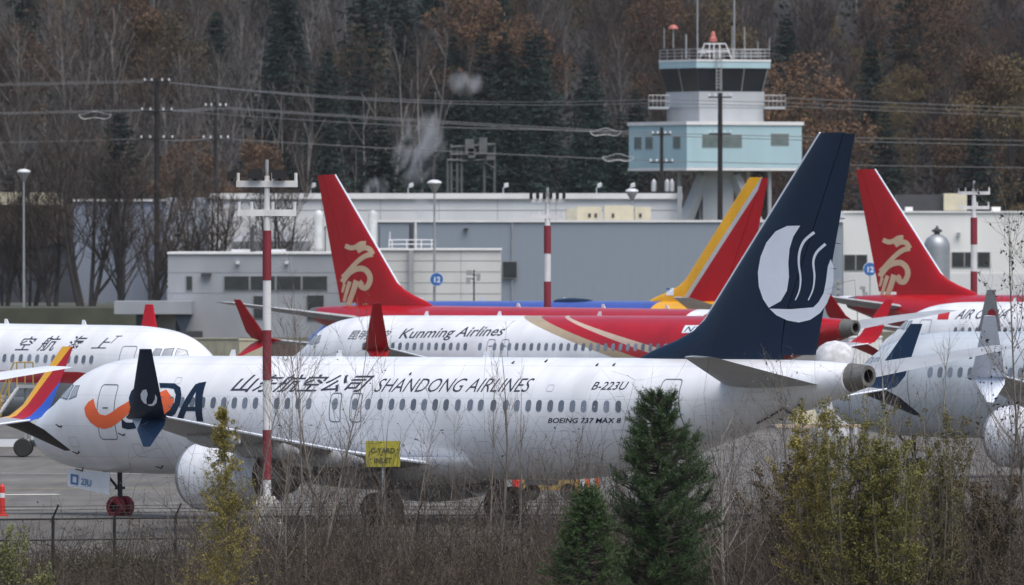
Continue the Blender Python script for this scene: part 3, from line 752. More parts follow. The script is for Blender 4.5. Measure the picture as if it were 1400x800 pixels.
# 4 and 5. two red-tailed jets, nose right, gold bird on the fin
bird = [([(202, 384), (235, 396), (265, 390), (290, 374), (318, 372)], 20, 20), ([(272, 414), (305, 396), (336, 402), (354, 432)], 22, 20), ([(356, 430), (318, 440), (275, 470), (236, 506), (206, 536), (182, 556)], 22, 16),
        ([(182, 585), (206, 552), (238, 524), (275, 510), (312, 512), (340, 540), (345, 576), (326, 612), (300, 612), (290, 596), (304, 582)], 24, 22),
        ([(268, 575), (248, 630), (218, 700), (196, 762)], 26, 20), ([(228, 580), (206, 640), (190, 690)], 18, 14), ([(196, 592), (180, 640)], 14, 9)]
def red_tail(label, nose, dz, du, dv, sc, turn=0.0, bank=0.0):
    tl = Vector((nose[0] + 38.3 * math.cos(ANG_R), nose[1] + 38.3 * math.sin(ANG_R))); a_ = ANG_R + turn
    P = Plane('airliner', label, (tl.x - 38.3 * math.cos(a_), tl.y - 38.3 * math.sin(a_)), a_, dz, bank)
    P.body(m_redbody, m_greywing, m_red, m_red, m_red, m_white, stab=m_greywing, lead=m_whiteprint)
    for i, (pts, w0, w1) in enumerate(bird):
        q = [(435 + (x / 4 + 420 - 435) * sc + du, 243 + (y / 4 + 240 - 243) * sc + dv) for x, y in pts]
        P.fin_poly('emblem', m_gold, stroke(spline(q, 3), w0 / 4 * sc * 1.35, w1 / 4 * sc * 1.35), 1, .008 + .002 * i)
    return P
m_redbody = livery('white_red_tail_livery', WHITE, [(RED, [(1, 0, -24.0), (1, 1.0, -31.5)]), (RED, [(1, 0, -7.0), (0, 1, -4.3)])])
P4 = red_tail('red-tailed jet with a gold bird emblem, its fin rising before the pale office block', (16.5, 625.5), 0, 0, 0, 1.0, -.06, -.014)
P5 = red_tail('red-tailed jet with a gold bird emblem, its fin rising beyond the flag-marked jet', (19.95 + 38.35 * .711, 680 - 38.35 * .703), .45, 735, -8, 1.0)

# 6. white jet with a red flag and black lettering
P6 = Plane('airliner', 'white jet with a small red flag and black lettering at the picture edge', (19.7, 625.0), ANG_L, .45)
P6.body(m_white, m_greywing, m_white, m_white, m_greywing, m_white)
P6.windows(-1, windows_x(7.1, 20), False); P6.cockpit(-1)
q = P6.at(1266, 440, -1); P6.door(-1, q[0], 3.63, .92, 1.88)
P6.skin_poly('flag', M('flag_red', (.50, .02, .03), .5), [[(1284.5, 425.5), (1299.5, 425.5), (1296.5, 437), (1281.5, 437)]], -1)
P6.text('AIR CHINA', m_txt, (1305, 436.5), (1374, 436), 423, -1, .3, .01)
winglet_poly.__globals__['m_whiteprint'], keep = M('winglet_red', (.42, .02, .04), .5), m_whiteprint
winglet_poly(P6, [[(1351, 425), (1356, 422), (1362, 426), (1361, 436), (1355, 439), (1350, 434)]])
m_whiteprint = keep

# 7. pale grey jet at the edge, parallel to the nearest one
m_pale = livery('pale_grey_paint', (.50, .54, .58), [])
P7 = Plane('airliner', 'pale grey jet whose nose is hidden by the tail of the nearest jet', (12.3, 445.0), ANG_L, .43)
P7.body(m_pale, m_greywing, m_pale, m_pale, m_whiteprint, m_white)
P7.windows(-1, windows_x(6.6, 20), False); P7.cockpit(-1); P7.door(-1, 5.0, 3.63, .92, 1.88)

# 8. white jet with brush lettering, nose right
P8 = Plane('airliner', 'white jet with black brush lettering and a red stripe, nose to the right', (-12.3, 517.0), ANG_R)
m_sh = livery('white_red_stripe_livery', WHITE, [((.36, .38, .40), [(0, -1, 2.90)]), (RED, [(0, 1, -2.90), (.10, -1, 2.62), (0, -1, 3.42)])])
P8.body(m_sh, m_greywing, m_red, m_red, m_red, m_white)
P8.windows(1, [P8.at(u / 8.75, 490, 1)[0] for u in (52, 148, 248, 350, 445, 545, 638, 730, 820, 912, 1002, 1095)]); P8.cockpit(1)
q = P8.at(173, 490, 1); P8.door(1, q[0], 3.66, .92, 1.9)
for ch, u0, u1, v0, v1 in (('空', 20, 44, 479, 460), ('航', 50, 76, 480, 459), ('海', 87, 111, 481, 459), ('上', 124, 147, 476.5, 462)):
    P8.text(ch, m_txt, (u0, v0), (u1, v0), v1, 1, .35, .006)
P8.text('T', m_txt, (151, 469.5), (161, 469.5), 459, 1, .5, -.012)

# 9. striped winglet jet entering from the edge
P9 = Plane('airliner', 'jet reaching in from the picture edge with its yellow, red and blue winglet', (-42.45, 355.0), R(-50.9))
m_wl9 = livery('striped_winglet_livery', RED, [(YEL, [(-1.0, .72, 20.05)]), ((.03, .10, .50), [(1.0, -.72, -20.72)])])
P9.body(m_blue3, m_greywing, m_fin3, m_red, m_wl9, m_white, stab=m_white, low=m_dark)

# ------------------------------------------------------------------ buildings behind the apron
def bpx(m, u0, u1, v0, v1, d, depth, base=False):
    """box whose front face covers the photo rectangle at distance d"""
    a, b = px(u0, v0, d), px(u1, v1, d)
    return m.bx(a.x, b.x, d, d + depth, -.3 if base else b.z, a.z)
def block(name, mat, parent, u0, u1, v0, v1, d, depth, base=False):
    return bpx(MB(), u0, u1, v0, v1, d, depth, base).build(name, mat, parent)
m_greywall = M('grey_wall_panel', (.27, .285, .31), .8, 0, .14, .25, streak=3)
m_palewall = M('pale_wall_panel', (.54, .54, .53), .8, 0, .11, .25, streak=3)
m_whitewall = M('white_wall', (.64, .65, .66), .8, 0, .10, .25, streak=4)
m_offwhite = M('off_white_wall', (.72, .72, .70), .8, 0, .09, .25, streak=4)
m_bluewall = M('blue_grey_cladding', (.235, .275, .325), .6, .1, .14, .12, streak=8)
m_roofcap = M('roof_flashing', (.70, .70, .70), .6, 0, .08, .5)
m_winglass = M('dark_window', (.025, .032, .036), .15, 0, .3, 1.2, coat=.3)
m_winframe = M('window_frame', (.28, .28, .28), .6)
m_steel = M('galvanised_steel', (.36, .37, .38), .5, .5, .15, 1)
m_wood = M('creosoted_wood', (.012, .010, .010), .9, 0, .25, 2, streak=6)
m_beige = M('beige_metal', (.46, .42, .31), .7, 0, .1, 1)
m_duct = M('white_duct', (.50, .51, .50), .5, .1, .15, 1)
m_dkgrey = M('dark_roof_screen', (.045, .045, .05), .7, .2, .15, .6)
m_slate = M('slate_blue', (.022, .035, .052), .6, 0, .15, .6)
m_lampwhite = M('lamp_white', (.62, .63, .65), .4, 0, .05)
def window(parent, u0, u1, v0, v1, d, n=1, name='window', glass=None):
    w = block(name, m_winframe, parent, u0, u1, v0, v1, d - .10, .09); W = (u1 - u0) / n
    for i in range(n): block('pane', glass or m_winglass, w, u0 + W * i + .9, u0 + W * (i + 1) - .9, v0 + .9, v1 - .9, d - .13, .028)
    return w

# office block: grey wing and pale wing
D = 1060
off = empty('office_building', (0, 0, 0), 0, 'low grey office block with a band of dark windows', 'building')
block('wall', m_greywall, off, 229.5, 516, 347, 470, D, 22, True)
block('parapet', m_roofcap, off, 228.5, 517, 344.5, 347.4, D - .2, 22.4)
for u0, u1 in ((306, 341), (342, 376.5), (377.5, 412), (413, 448)): window(off, u0, u1, 377, 397, D, 1)
window(off, 254, 263.5, 377, 397, D); window(off, 346, 360.5, 404, 436, D); window(off, 419, 443.5, 403, 438, D)
for v in (372, 400): block('wall_joint', m_winframe, off, 230, 516, v, v + .5, D - .03, .04)
for u in (325, 392): block('wall_lamp', m_lampwhite, off, u - 2.5, u + 2.5, 357, 361, D - .5, .45)
block('wall_lamp', m_dkgrey, off, 275, 289, 373.5, 377.5, D - .6, .55)
for u0, u1 in ((316, 345), (365, 390)): block('roof_hatch', m_lampwhite, off, u0, u1, 341, 344.4, D + 6, 3)
can = block('canopy', m_greywall, off, 156, 262, 412, 429.5, D - 9, 8.8)
block('pillar', m_slate, off, 240, 250, 429.6, 470, D - 8, 3, True)
for u0, u1, w0 in ((186, 214, 200),):
    a, b, c = px(u0, 430, D - 8), px(u1 + 4, 430, D - 8), px(w0, 462, D - 8)
    MB().rings([[(a.x, a.y, a.z), (b.x, b.y, b.z), (c.x, c.y, c.z), (a.x, c.y, c.z)], [(a.x, a.y + 2, a.z), (b.x, b.y + 2, b.z), (c.x, c.y + 2, c.z), (a.x, c.y + 2, c.z)]]).build('brace', m_slate, off)
a, b, c = px(238, 430, D - 8.6), px(263, 430, D - 8.6), px(250, 461, D - 8.6)
MB().rings([[(a.x, a.y, a.z), (b.x, b.y, b.z), (c.x, c.y, c.z)], [(a.x, a.y + .5, a.z), (b.x, b.y + .5, b.z), (c.x, c.y + .5, c.z)]]).build('brace', m_slate, off)
block('roller_door', m_palewall, off, 205, 242, 430, 470, D - 3, 2.5, True)
block('planter', m_dkgrey, off, 246, 276, 453, 464, D - 12, 3, True)
tag(MB().tube([px(345, 346, D + 5), px(345, 312, D + 5), px(346.5, 308, D + 5)], .2, 10).build('exhaust_stack', m_dkgrey, None, 40), 'dark angled exhaust stack on the grey office roof', 'stack')
pal = empty('warehouse', (0, 0, 0), 0, 'pale panelled block with a roof railing behind the red gold-bird tail', 'building')
block('wall', m_palewall, pal, 516.4, 685, 342, 470, D - 6, 27, True)
block('parapet', m_roofcap, pal, 515.6, 686, 340, 342.3, D - 6.2, 27.4)
for v in (356, 371, 386, 401): block('wall_joint', m_winframe, pal, 517, 684.6, v, v + .6, D - 6.03, .04)
for u in (565, 630): block('wall_joint', m_winframe, pal, u, u + .5, 342.6, 470, D - 6.034, .03)
block('drainpipe', m_steel, pal, 559, 565, 343, 420, D - 6.6, .4)
rl = MB()
for u in (532, 536, 556, 576, 590, 595): rl.tube([px(u, 341, D - 4), px(u, 327.5, D - 4)], .05, 6)
for v in (328, 334): rl.tube([px(531, v, D - 4), px(596, v, D - 4)], .045, 6)
rl.tube([px(533, 330, D - 4), px(533, 317, D - 4)], .06, 6)
rl.build('railing', m_lampwhite, pal)
tag(MB().tube([px(562.5, 341, D - 2), px(562.5, 306.5, D - 2)], .23, 10).build('exhaust_stack', m_dkgrey, None, 40), 'thin dark exhaust stack beside the white roof railing', 'stack')
tag(MB().tube([px(568, 341, D - 1), px(568, 303, D - 1)], .12, 10).build('steam_pipe', m_duct, None, 40), 'thin white steam pipe beside the dark stack', 'pipe')
for u, lab in ((435.5, 'tall white ventilation duct left of the red gold-bird tail'), (509.5, 'tall white ventilation duct right of the red gold-bird tail')):
    t = empty('ventilation_duct', (0, 0, 0), 0, lab, 'duct', 'white ducts on the office roof'); p = px(u, 345, D + 12)
    MB().lathe([(.42, 0), (.42, 3.35), (.40, 3.6), (.28, 3.8), (.02, 3.86)], p, 'z', 18, False).build('pipe', m_duct, t, 40)
    MB().lathe([(.5, 0), (.5, .3)], p, 'z', 18, True).build('base_ring', m_steel, t, 40)
    MB().tube([p + Vector((.62, -.2, 0)), p + Vector((.62, -.2, 2.4))], .06, 6).build('conduit', m_dkgrey, t)
window(pal, 686.5, 707.5, 357, 380.5, 1119.6)

# long blue-grey hangar
D = 1120
han = empty('hangar', (0, 0, 0), 0, 'long blue-grey corrugated hangar behind the tails', 'building')
block('wall', m_bluewall, han, 514, 1152, 303.5, 450, D, 40, True)
block('parapet', m_roofcap, han, 513, 1153, 301, 303.9, D - .25, 40.5)
a, b = px(516, 304.5, D - .06), px(527, 452, D - .06)
pm = MB().bx(-.448, .448, -.06, .03, -.3, a.z).mesh('cladding_panel')
for i in range(49): link('cladding_panel', pm, han, m_bluewall, (px(520.5 + 12.9 * i, 300, D).x, D - (.0 if i % 2 else .004), 0))
MB().tube([px(700, 303, D - .2), px(700, 440, D - .2)], .07, 6).build('drainpipe', m_steel, han)
block('wall_lamp', m_dkgrey, han, 634, 640, 312, 314.5, D - .6, .5)

# long white hall
D = 1180
hall = empty('factory_hall', (0, 0, 0), 0, 'long white factory hall with a pale roof edge behind the blue-grey hangar', 'building')
block('wall', m_whitewall, hall, 286, 932, 267.5, 450, D, 60, True)
block('wall', M('blue_tinted_wall', (.34, .37, .42), .8, 0, .1, .3), hall, 228, 285.8, 270, 450, D + 2, 58, True)
block('parapet', m_roofcap, hall, 285, 933, 264.3, 272, D - .4, 61)
block('wall_joint', m_winframe, hall, 286.5, 931.5, 287, 287.6, D - .04, .05)
for u in (360, 440, 520, 600, 680, 760): block('wall_joint', m_winframe, hall, u, u + .5, 272.2, 330, D - .045, .05)
block('buttress', m_steel, hall, 926.5, 932.5, 255, 330, D - 2, 1.5, True)
rf = MB().add([px(315, 330, D - 3), px(424, 330, D - 3), px(424, 318, D - .5), px(330, 316, D - .5)], [(0, 1, 2, 3)]).build('lean_to_roof', m_greywall, hall)
block('lean_to_wall', m_greywall, hall, 316, 424, 330.2, 450, D - 3, 2.8, True)
for i, u in enumerate((424.5, 558, 688, 815.5, 861)):
    t = empty('roof_floodlight', (0, 0, 0), 0, ('small white floodlight on the hall roof just left of the red tail', 'small white floodlight on the hall roof right of the red tail', 'small white floodlight at the middle of the hall roof', 'small white floodlight on the hall roof before the tower', 'small white floodlight on the hall roof beneath the tower')[i], 'floodlight', 'floodlights on the hall roof')
    a = px(u, 264.5, D - .3)
    MB().tube([a, a + Vector((0, 0, .55)), a + Vector((.12, -.1, .72))], .06, 8).build('arm', m_lampwhite, t)
    MB().rings([[(a.x + .05, a.y - .3, a.z + .55), (a.x + .05, a.y - .02, a.z + .62), (a.x + .1, a.y - .02, a.z + .98), (a.x + .1, a.y - .3, a.z + .92)], [(a.x + .55, a.y - .35, a.z + .68), (a.x + .55, a.y - .02, a.z + .75), (a.x + .5, a.y - .02, a.z + 1.1), (a.x + .5, a.y - .35, a.z + 1.02)]]).build('lamp_head', m_lampwhite, t)
rc_ = empty('roof_cabin', (0, 0, 0), 0, 'row of cream plant cabins on the hangar roof', 'cabin'); D2 = 1150
for u0, u1, v0, m_ in ((774, 789, 285, M('tan_louvre', (.36, .34, .27), .8)), (789, 822, 282.5, m_beige), (826, 866, 281, m_beige), (868, 890, 283, m_beige)): block('cabin_wall', m_, rc_, u0, u1, v0, 303, D2, 5)
for u in (806, 814.5, 838, 875.5): block('window', m_winglass, rc_, u - 1.8, u + 1.8, 292, 297.5, D2 - .06, .05)
MB().bx(px(789, 0, D2).x, px(890, 0, D2).x, D2 - 6, D2, px(0, 303.2, D2).z - .3, px(0, 303.2, D2).z).build('cabin_base', m_steel, rc_)

# white building on the other side
D = 1125
wb = empty('workshop', (0, 0, 0), 0, 'white flat-roofed workshop with dark windows behind the right-hand red tail', 'building')
block('wall', m_offwhite, wb, 1152.6, 1800, 290.5, 450, D, 40, True)
block('parapet', m_roofcap, wb, 1152.2, 1801, 288.6, 291, D - .2, 40.4)
block('wall_band', m_whitewall, wb, 1153, 1799, 374, 450, D - .05, .06, True)
window(wb, 1154, 1186, 348, 370, D, 2); window(wb, 1301, 1354, 344.5, 365.5, D, 3)
for u in (1310,): block('wall_lamp', m_steel, wb, u - 2, u + 3, 318, 323, D - .6, .5)
block('roof_screen', m_dkgrey, wb, 1226, 1290, 266, 289.4, D + 12, 6); block('roof_room', m_beige, wb, 1290.4, 1322, 264.5, 288, D + 11, 6)
for u0, u1 in ((1238, 1248), (1356, 1368), (1196, 1200)): block('roof_vent', m_offwhite, wb, u0, u1, 283, 289, D + 5, 2)
MB().bx(px(1226, 0, D).x, px(1322, 0, D).x, D + 11, D + 18, px(0, 290, D).z - .6, px(0, 289.2, D).z).build('roof_kerb', m_dkgrey, wb)
tk = empty('storage_silo', (0, 0, 0), 0, 'round silver storage silo with a domed top beside the white workshop', 'silo'); p = px(1281, 400, D - 8)
MB().lathe([(1.25, -p.z - .1), (1.25, 4.3), (1.2, 4.75), (.95, 5.2), (.5, 5.5), (.3, 5.55)], p, 'z', 28, True).build('shell', M('silo_steel', (.30, .32, .34), .45, .5, .12, 1), tk, 40)
MB().lathe([(.28, 5.5), (.28, 5.75), (.5, 5.8), (.5, 5.95), (.2, 6.1), (.05, 6.4)], p, 'z', 16, True).build('cap', m_dkgrey, tk, 40)

# buildings at the far edge behind the bare trees
e1 = empty('brick_building', (0, 0, 0), 0, 'low brown building with a cream roof edge behind the bare trees', 'building')
block('wall', M('brown_wall', (.075, .055, .045), .9, 0, .2, .3), e1, -120, 100, 280, 450, 1260, 30, True); block('roof_edge', m_beige, e1, -122, 70, 263, 280, 1259, 32)
e2 = empty('blue_building', (0, 0, 0), 0, 'long pale blue-grey building seen through the bare trees', 'building')
block('wall', M('pale_blue_wall', (.21, .245, .31), .8, 0, .12, .3, streak=4), e2, 100.5, 228, 275, 450, 1215, 30, True); block('parapet', m_roofcap, e2, 100, 228.4, 272.5, 275.4, 1214.7, 31)
for i in range(7): block('wall_joint', m_winframe, e2, 115 + 16 * i, 115.6 + 16 * i, 276, 450, 1214.96, .05)
e3 = empty('dark_shed', (0, 0, 0), 0, 'dark shed behind the bare trees and the tall lamp', 'building')
block('wall', M('dark_shed_wall', (.04, .045, .055), .8, 0, .2, .3), e3, -60, 98, 335, 450, 1200, 10, True); block('roof_edge', m_dkgrey, e3, -61, 99, 331, 335.2, 1199.6, 11)
bm_ = block('grass_bank', M('lawn', (.058, .062, .042), .95, 0, .25, .4), None, -200, 229, 421, 445, 1105, 80, True); tag(bm_, 'strip of green lawn under the bare trees', 'lawn', kind='structure')

# control tower: square plan seen on its corner
tw = empty('control_tower', (0, 0, 0), 0, 'pale blue airport control tower with a dark glass cab and roof antennas', 'control tower')
TD = 1300.0; S = TD / F; TH = R(26)
def tz(v): return CH - (v - HOR) * S
def sq(m, uc, w, v0, v1, grow=0.0, w2=None, back=0.0):
    """square block, near corner at photo column uc, side w pixels, rows v0 (top) to v1"""
    def ring(w_, z):
        c = px(uc, 0, TD); ax = Vector((math.cos(TH), math.sin(TH), 0)); ay = Vector((-math.sin(TH), math.cos(TH), 0)); L = w * S
        o = Vector((c.x, TD + back, 0)) + (ax + ay) * (L - w_ * S) / 2
        return [(*(o + ax * i * w_ * S + ay * j * w_ * S).xy, z) for i, j in ((0, 0), (1, 0), (1, 1), (0, 1))]
    return m.rings([ring(w, tz(v0)), ring(w2 or w, tz(v1))])
m_twblue = M('pale_blue_cladding', (.36, .51, .56), .7, 0, .07, .4, streak=4); m_twgrey = M('tower_grey', (.38, .40, .42), .7, 0, .08, .4, streak=4); m_cab = M('tower_glass', (.010, .014, .020), .08, 0, .3, .6, coat=.5)
sq(MB(), 939, 177, 171, 229).build('office_block', m_twblue, tw); sq(MB(), 938.4, 181, 166, 170.7, back=-.2).build('roof_edge', m_roofcap, tw); sq(MB(), 938.6, 179.5, 229.3, 233, back=-.1).build('floor_edge', m_roofcap, tw)
sq(MB(), 957, 99, 146, 165.9, back=4.3).build('neck', m_twgrey, tw); sq(MB(), 956.5, 101, 124.5, 145.9, back=4.2).build('cab_base', m_twgrey, tw)
def cabring(uc, w, v, back): 
    c = px(uc, 0, TD); ax = Vector((math.cos(TH), math.sin(TH), 0)); ay = Vector((-math.sin(TH), math.cos(TH), 0)); o = Vector((c.x, TD + back, 0))
    return [(*(o + ax * i * w * S + ay * j * w * S).xy, tz(v)) for i, j in ((0, 0), (1, 0), (1, 1), (0, 1))]
MB().rings([cabring(956.8, 98, 124.3, 4.35), cabring(953.2, 111, 92, 3.6)]).build('cab_glass', m_cab, tw)
top, bot = cabring(953.1, 111.6, 92, 3.56), cabring(956.7, 98.6, 124.3, 4.31)
for i, j, t in ((0, 1, .0), (0, 1, .33), (0, 1, .66), (0, 1, .985), (3, 0, .5)):
    MB().tube([Vector(bot[i]).lerp(Vector(bot[j]), t), Vector(top[i]).lerp(Vector(top[j]), t)], .05, 6).build('mullion', m_winframe if t not in (.0,) else m_dark, tw)
MB().rings([cabring(952.9, 114, 92.2, 3.4), cabring(952.9, 114, 81, 3.4)]).build('cab_roof', m_twblue, tw)
MB().rings([cabring(952.8, 115.2, 83.2, 3.32), cabring(952.8, 115.2, 80.6, 3.32)]).build('roof_edge', m_roofcap, tw)
rt = [Vector(q) for q in cabring(953.2, 112, 80.6, 3.55)]
for i, j in ((0, 1), (3, 0), (1, 2)):
    n = 8 if i != 3 else 5
    for k in range(n + 1):
        p = rt[i].lerp(rt[j], k / n); MB().tube([p, p + Vector((0, 0, 1.15))], .04, 5).build('rail_post', m_steel, tw)
    for h in (.4, .75, 1.15): MB().tube([rt[i] + Vector((0, 0, h)), rt[j] + Vector((0, 0, h))], .04, 5).build('rail', m_steel, tw)
def mast(u, v0, v1, r, back=8.0, mat=None): return MB().tube([px(u, v1, TD + back), px(u, v0, TD + back)], r, 6).build('antenna', mat or m_steel, tw)
for u, v0, v1, r in ((953.5, -60, 81, .09), (1003.8, -60, 81, .10), (1001, 36, 80, .06), (1018, 37, 80, .08), (908, 38, 66, .06), (920.5, 38, 66, .07), (938, 47, 80, .10), (1036, 57, 80, .06), (1052, 52, 80, .06)): mast(u, v0, v1, r)
m_beacon = M('beacon_red', (.42, .12, .10), .5)
p = px(920.5, 39, TD + 8); MB().lathe([(.55, -.05), (.5, .15), (.3, .35), (.02, .42)], p, 'z', 16, True).build('radome', m_beacon, tw, 40)
p = px(975, 57, TD + 8); MB().lathe([(.45, 0), (.42, .4), (.26, .55), (.22, .95), (.1, 1.15), (.02, 1.2)], p, 'z', 16, True).build('beacon', m_beacon, tw, 40)
for a, b in (((957, 80), (963, 60)), ((963, 60), (992, 60)), ((992, 60), (1000, 80)), ((970, 80), (970, 60)), ((976, 80), (976, 60)), ((984, 80), (984, 60)), ((958, 70), (998, 70))): MB().tube([px(*a, TD + 7), px(*b, TD + 7)], .07, 6).build('beacon_frame', m_lampwhite, tw)
MB().lathe([(.02, 0), (.55, .15), (.7, .45)], px(962, 74, TD + 6.5), 'z', 16).build('dish', m_lampwhite, tw, 40)
for u in (979.5, 986.5): MB().tube([px(u, 124, TD + 4.2), px(u, 66, TD + 4.2)], .05, 5).build('ladder_rail', m_steel, tw)
for k in range(12): MB().tube([px(979.5, 70 + 4.5 * k, TD + 4.2), px(986.5, 70 + 4.5 * k, TD + 4.2)], .03, 5).build('ladder_rung', m_steel, tw)
for s_, (u0, u1) in ((-1, (887, 915)), (1, (1045, 1074))):
    block('balcony_floor', m_twgrey, tw, u0, u1, 146, 149, TD + 7, 5)
    for k in range(6):
        u = u0 + (u1 - u0) * k / 5; MB().tube([px(u, 146, TD + 7.1), px(u, 130, TD + 7.1)], .04, 5).build('balcony_post', m_steel, tw)
    for v in (130.5, 138): MB().tube([px(u0, v, TD + 7.1), px(u1, v, TD + 7.1)], .045, 5).build('balcony_rail', m_steel, tw)
def face_win(face, t0, t1, v0, v1, n=1):
    c = px(939, 0, TD); L = 177 * S
    d = Vector((math.cos(TH), math.sin(TH), 0)) if face else Vector((-math.sin(TH), math.cos(TH), 0))
    nrm = Vector((math.sin(TH), -math.cos(TH), 0)) if face else Vector((-math.cos(TH), -math.sin(TH), 0))
    o = Vector((c.x, TD, 0))
    def quad(a, b, z0, z1, off0, off1):
        q = []
        for off_ in (off0, off1): q += [tuple(o + d * L * a + nrm * off_ + Vector((0, 0, z0))), tuple(o + d * L * b + nrm * off_ + Vector((0, 0, z0))), tuple(o + d * L * b + nrm * off_ + Vector((0, 0, z1))), tuple(o + d * L * a + nrm * off_ + Vector((0, 0, z1)))]
        return MB().add(q, [(0, 1, 2, 3), (4, 5, 6, 7), (0, 1, 5, 4), (1, 2, 6, 5), (2, 3, 7, 6), (3, 0, 4, 7)])
    w = quad(t0, t1, tz(v1), tz(v0), -.05, .05).build('window', m_winframe, tw)
    for k in range(n):
        a = t0 + (t1 - t0) * k / n + .004; b = t0 + (t1 - t0) * (k + 1) / n - .004
        quad(a, b, tz(v1 - 1), tz(v0 + 1), .045, .07).build('pane', M('tower_window', (.13, .17, .17), .15, 0, .2, 1), w)
face_win(1, (960 - 939) / 159, (1015 - 939) / 159, 183.5, 201.5, 2); face_win(1, (1055 - 939) / 159, (1080 - 939) / 159, 182, 198.5)
for u in (869, 884, 921): face_win(0, (939 - u - 10) / 77.6, (939 - u) / 77.6, 186, 203)
MB().bx(px(962, 0, TD).x, px(1004, 0, TD).x, TD + 5, TD + 9, -.3, tz(233)).build('shaft', m_twgrey, tw)
for a, b in (((930, 320), (962, 240)), ((1040, 320), (1004, 240))):
    q = [px(*a, TD + 5), px(*b, TD + 5)]; MB().tube([q[0] * 1, q[1] * 1], [.9, .7], 4).build('brace', m_twgrey, tw)
for u in (929, 958, 1022, 1052): MB().tube([px(u, 233.5, TD + 6), px(u, 233.5, TD + 6) * Vector((1, 1, 0))], .22, 8).build('column', m_twgrey, tw)

# ------------------------------------------------------------------ poles, lamps, masts and lines
def pole(u, v0, d, label, arms, r=.17):
    t = empty('power_pole', (0, 0, 0), 0, label, 'power pole', 'wooden power poles'); top = px(u, v0, d)
    MB().tube([(top.x, d, -.2), (top.x, d, top.z)], [r * 1.35, r], 10).build('pole', m_wood, t, 40)
    for v, w in arms:
        c = px(u, v, d - .25); L = w * d / F
        ar = MB().box(c, (L, .12, .14)).build('crossarm', m_wood, t)
        for k in (-.46, -.2, .2, .46): MB().lathe([(.05, .08), (.1, .14), (.06, .2), (.1, .27), (.04, .34)], c + Vector((L * k, 0, 0)), 'z', 8, True).build('insulator', m_lampwhite, ar)
    return t, top
pole(214.5, 107, 1150, 'tall dark power pole before the bare trees', ((112, 36), (152, 44), (190, 46)), .24)
pole(295, 139, 1215, 'dark power pole behind the grey office block', ((146, 30), (190, 36)), .2)
pole(984.5, 127, 1195, 'tallest dark power pole standing before the control tower', ((133, 32), (183, 30)), .24)
t, top = pole(904.5, 174, 1200, 'dark power pole with grey transformers at the end of the white hall', ((184, 26), (222, 32)), .18)
for u in (894, 912, 918.5): MB().lathe([(.24, 0), (.26, .1), (.26, 1.0), (.2, 1.1), (.05, 1.3)], px(u, 262, 1199.5), 'z', 14, True).build('transformer', m_steel, t, 40)
MB().bx(px(890, 0, 1199).x, px(922, 0, 1199).x, 1199.2, 1199.8, px(0, 263.5, 1199).z, px(0, 262, 1199).z).build('transformer_bracket', m_wood, t)
m_wire = M('grey_cable', (.10, .10, .105), .6, 0, .1)
def wire(pts, r, label):
    P = [px(*p) for p in pts]; Q = []
    for a, b in zip(P, P[1:]):
        L = (b - a).length; sag = .00045 * L * L / 10
        for i in range(13):
            t = i / 12; q = a.lerp(b, t); q.z -= 4 * sag * t * (1 - t); Q.append(q)
    tag(MB().tube(Q, r, 5).build('power_line', m_wire), label, 'power line', 'overhead power lines')
wire([(-400, 121, 1150), (206, 110, 1150), (890, 136, 1290), (1060, 140, 1290), (1850, 166, 1290)], .034, 'highest overhead line passing the top of the tall pole')
wire([(-400, 123, 1151), (222, 112, 1151), (888, 141, 1290), (1062, 145, 1290), (1850, 172, 1290)], .04, 'second overhead line just beneath the highest')
wire([(-400, 160, 1150), (205, 150, 1150), (295, 146, 1215), (898, 182, 1200), (1850, 196, 1200)], .038, 'overhead line dipping behind the tower office block')
wire([(-400, 162, 1152), (224, 151, 1152), (300, 148, 1216), (911, 186, 1201), (1850, 205, 1201)], .04, 'thin overhead line between the two shorter poles')
wire([(-400, 203, 1150), (204, 190, 1150), (290, 189, 1215), (893, 220, 1200), (1850, 232, 1200)], .038, 'lowest overhead line crossing under the crossarms')
wire([(240, 152, 1150), (600, 174, 1190), (862, 180, 1200)], .035, 'slack overhead line in front of the steam')
wire([(1050, 133, 1230), (1850, 160, 1260)], .045, 'overhead line leaving the tower balcony')
for u, v, d, lab in ((130, 158, 1150, 'coil of spare cable on the line left of the tall pole'), (828, 181, 1200, 'upper coil of spare cable left of the tower'), (845, 216, 1200, 'lower coil of spare cable left of the tower')):
    c = px(u, v, d); tag(MB().tube([c + Vector((1.6 * math.cos(a) , .1 * math.sin(3 * a), .32 * math.sin(a) + .1 * math.cos(4 * a))) for a in [2 * math.pi * k / 40 for k in range(41)]], .035, 5).build('cable_coil', m_steel), lab, 'cable coil', 'coils of spare cable')
def street_lamp(u, v0, d, label, head=True):
    t = empty('street_lamp', (0, 0, 0), 0, label, 'street lamp', 'pole lamps with cone heads'); p = px(u, v0 + 14, d)
    MB().tube([(p.x, d, -.1), (p.x, d, p.z)], [.14, .085], 10).build('pole', m_steel, t, 40)
    k = d / 1050
    MB().lathe([(.10, -.05), (.16, .05), (.62, .85)], p * 1, 'z', 14, True).build('lamp_body', m_winframe, t, 40)
    MB().lathe([(.62, .85), (.66, .9), (.6, 1.02), (.3, 1.15), (.02, 1.18)], p * 1, 'z', 14, True).build('lamp_cap', m_lampwhite, t, 40)
street_lamp(32.5, 234, 1120, 'pole lamp with a cone head standing before the bare trees')
street_lamp(594, 250, 1040, 'pole lamp with a cone head before the pale panelled block')
street_lamp(864, 260, 1165, 'pole lamp with a cone head before the hall near the tower')
m_signblue = M('sign_blue', (.02, .12, .36), .5)
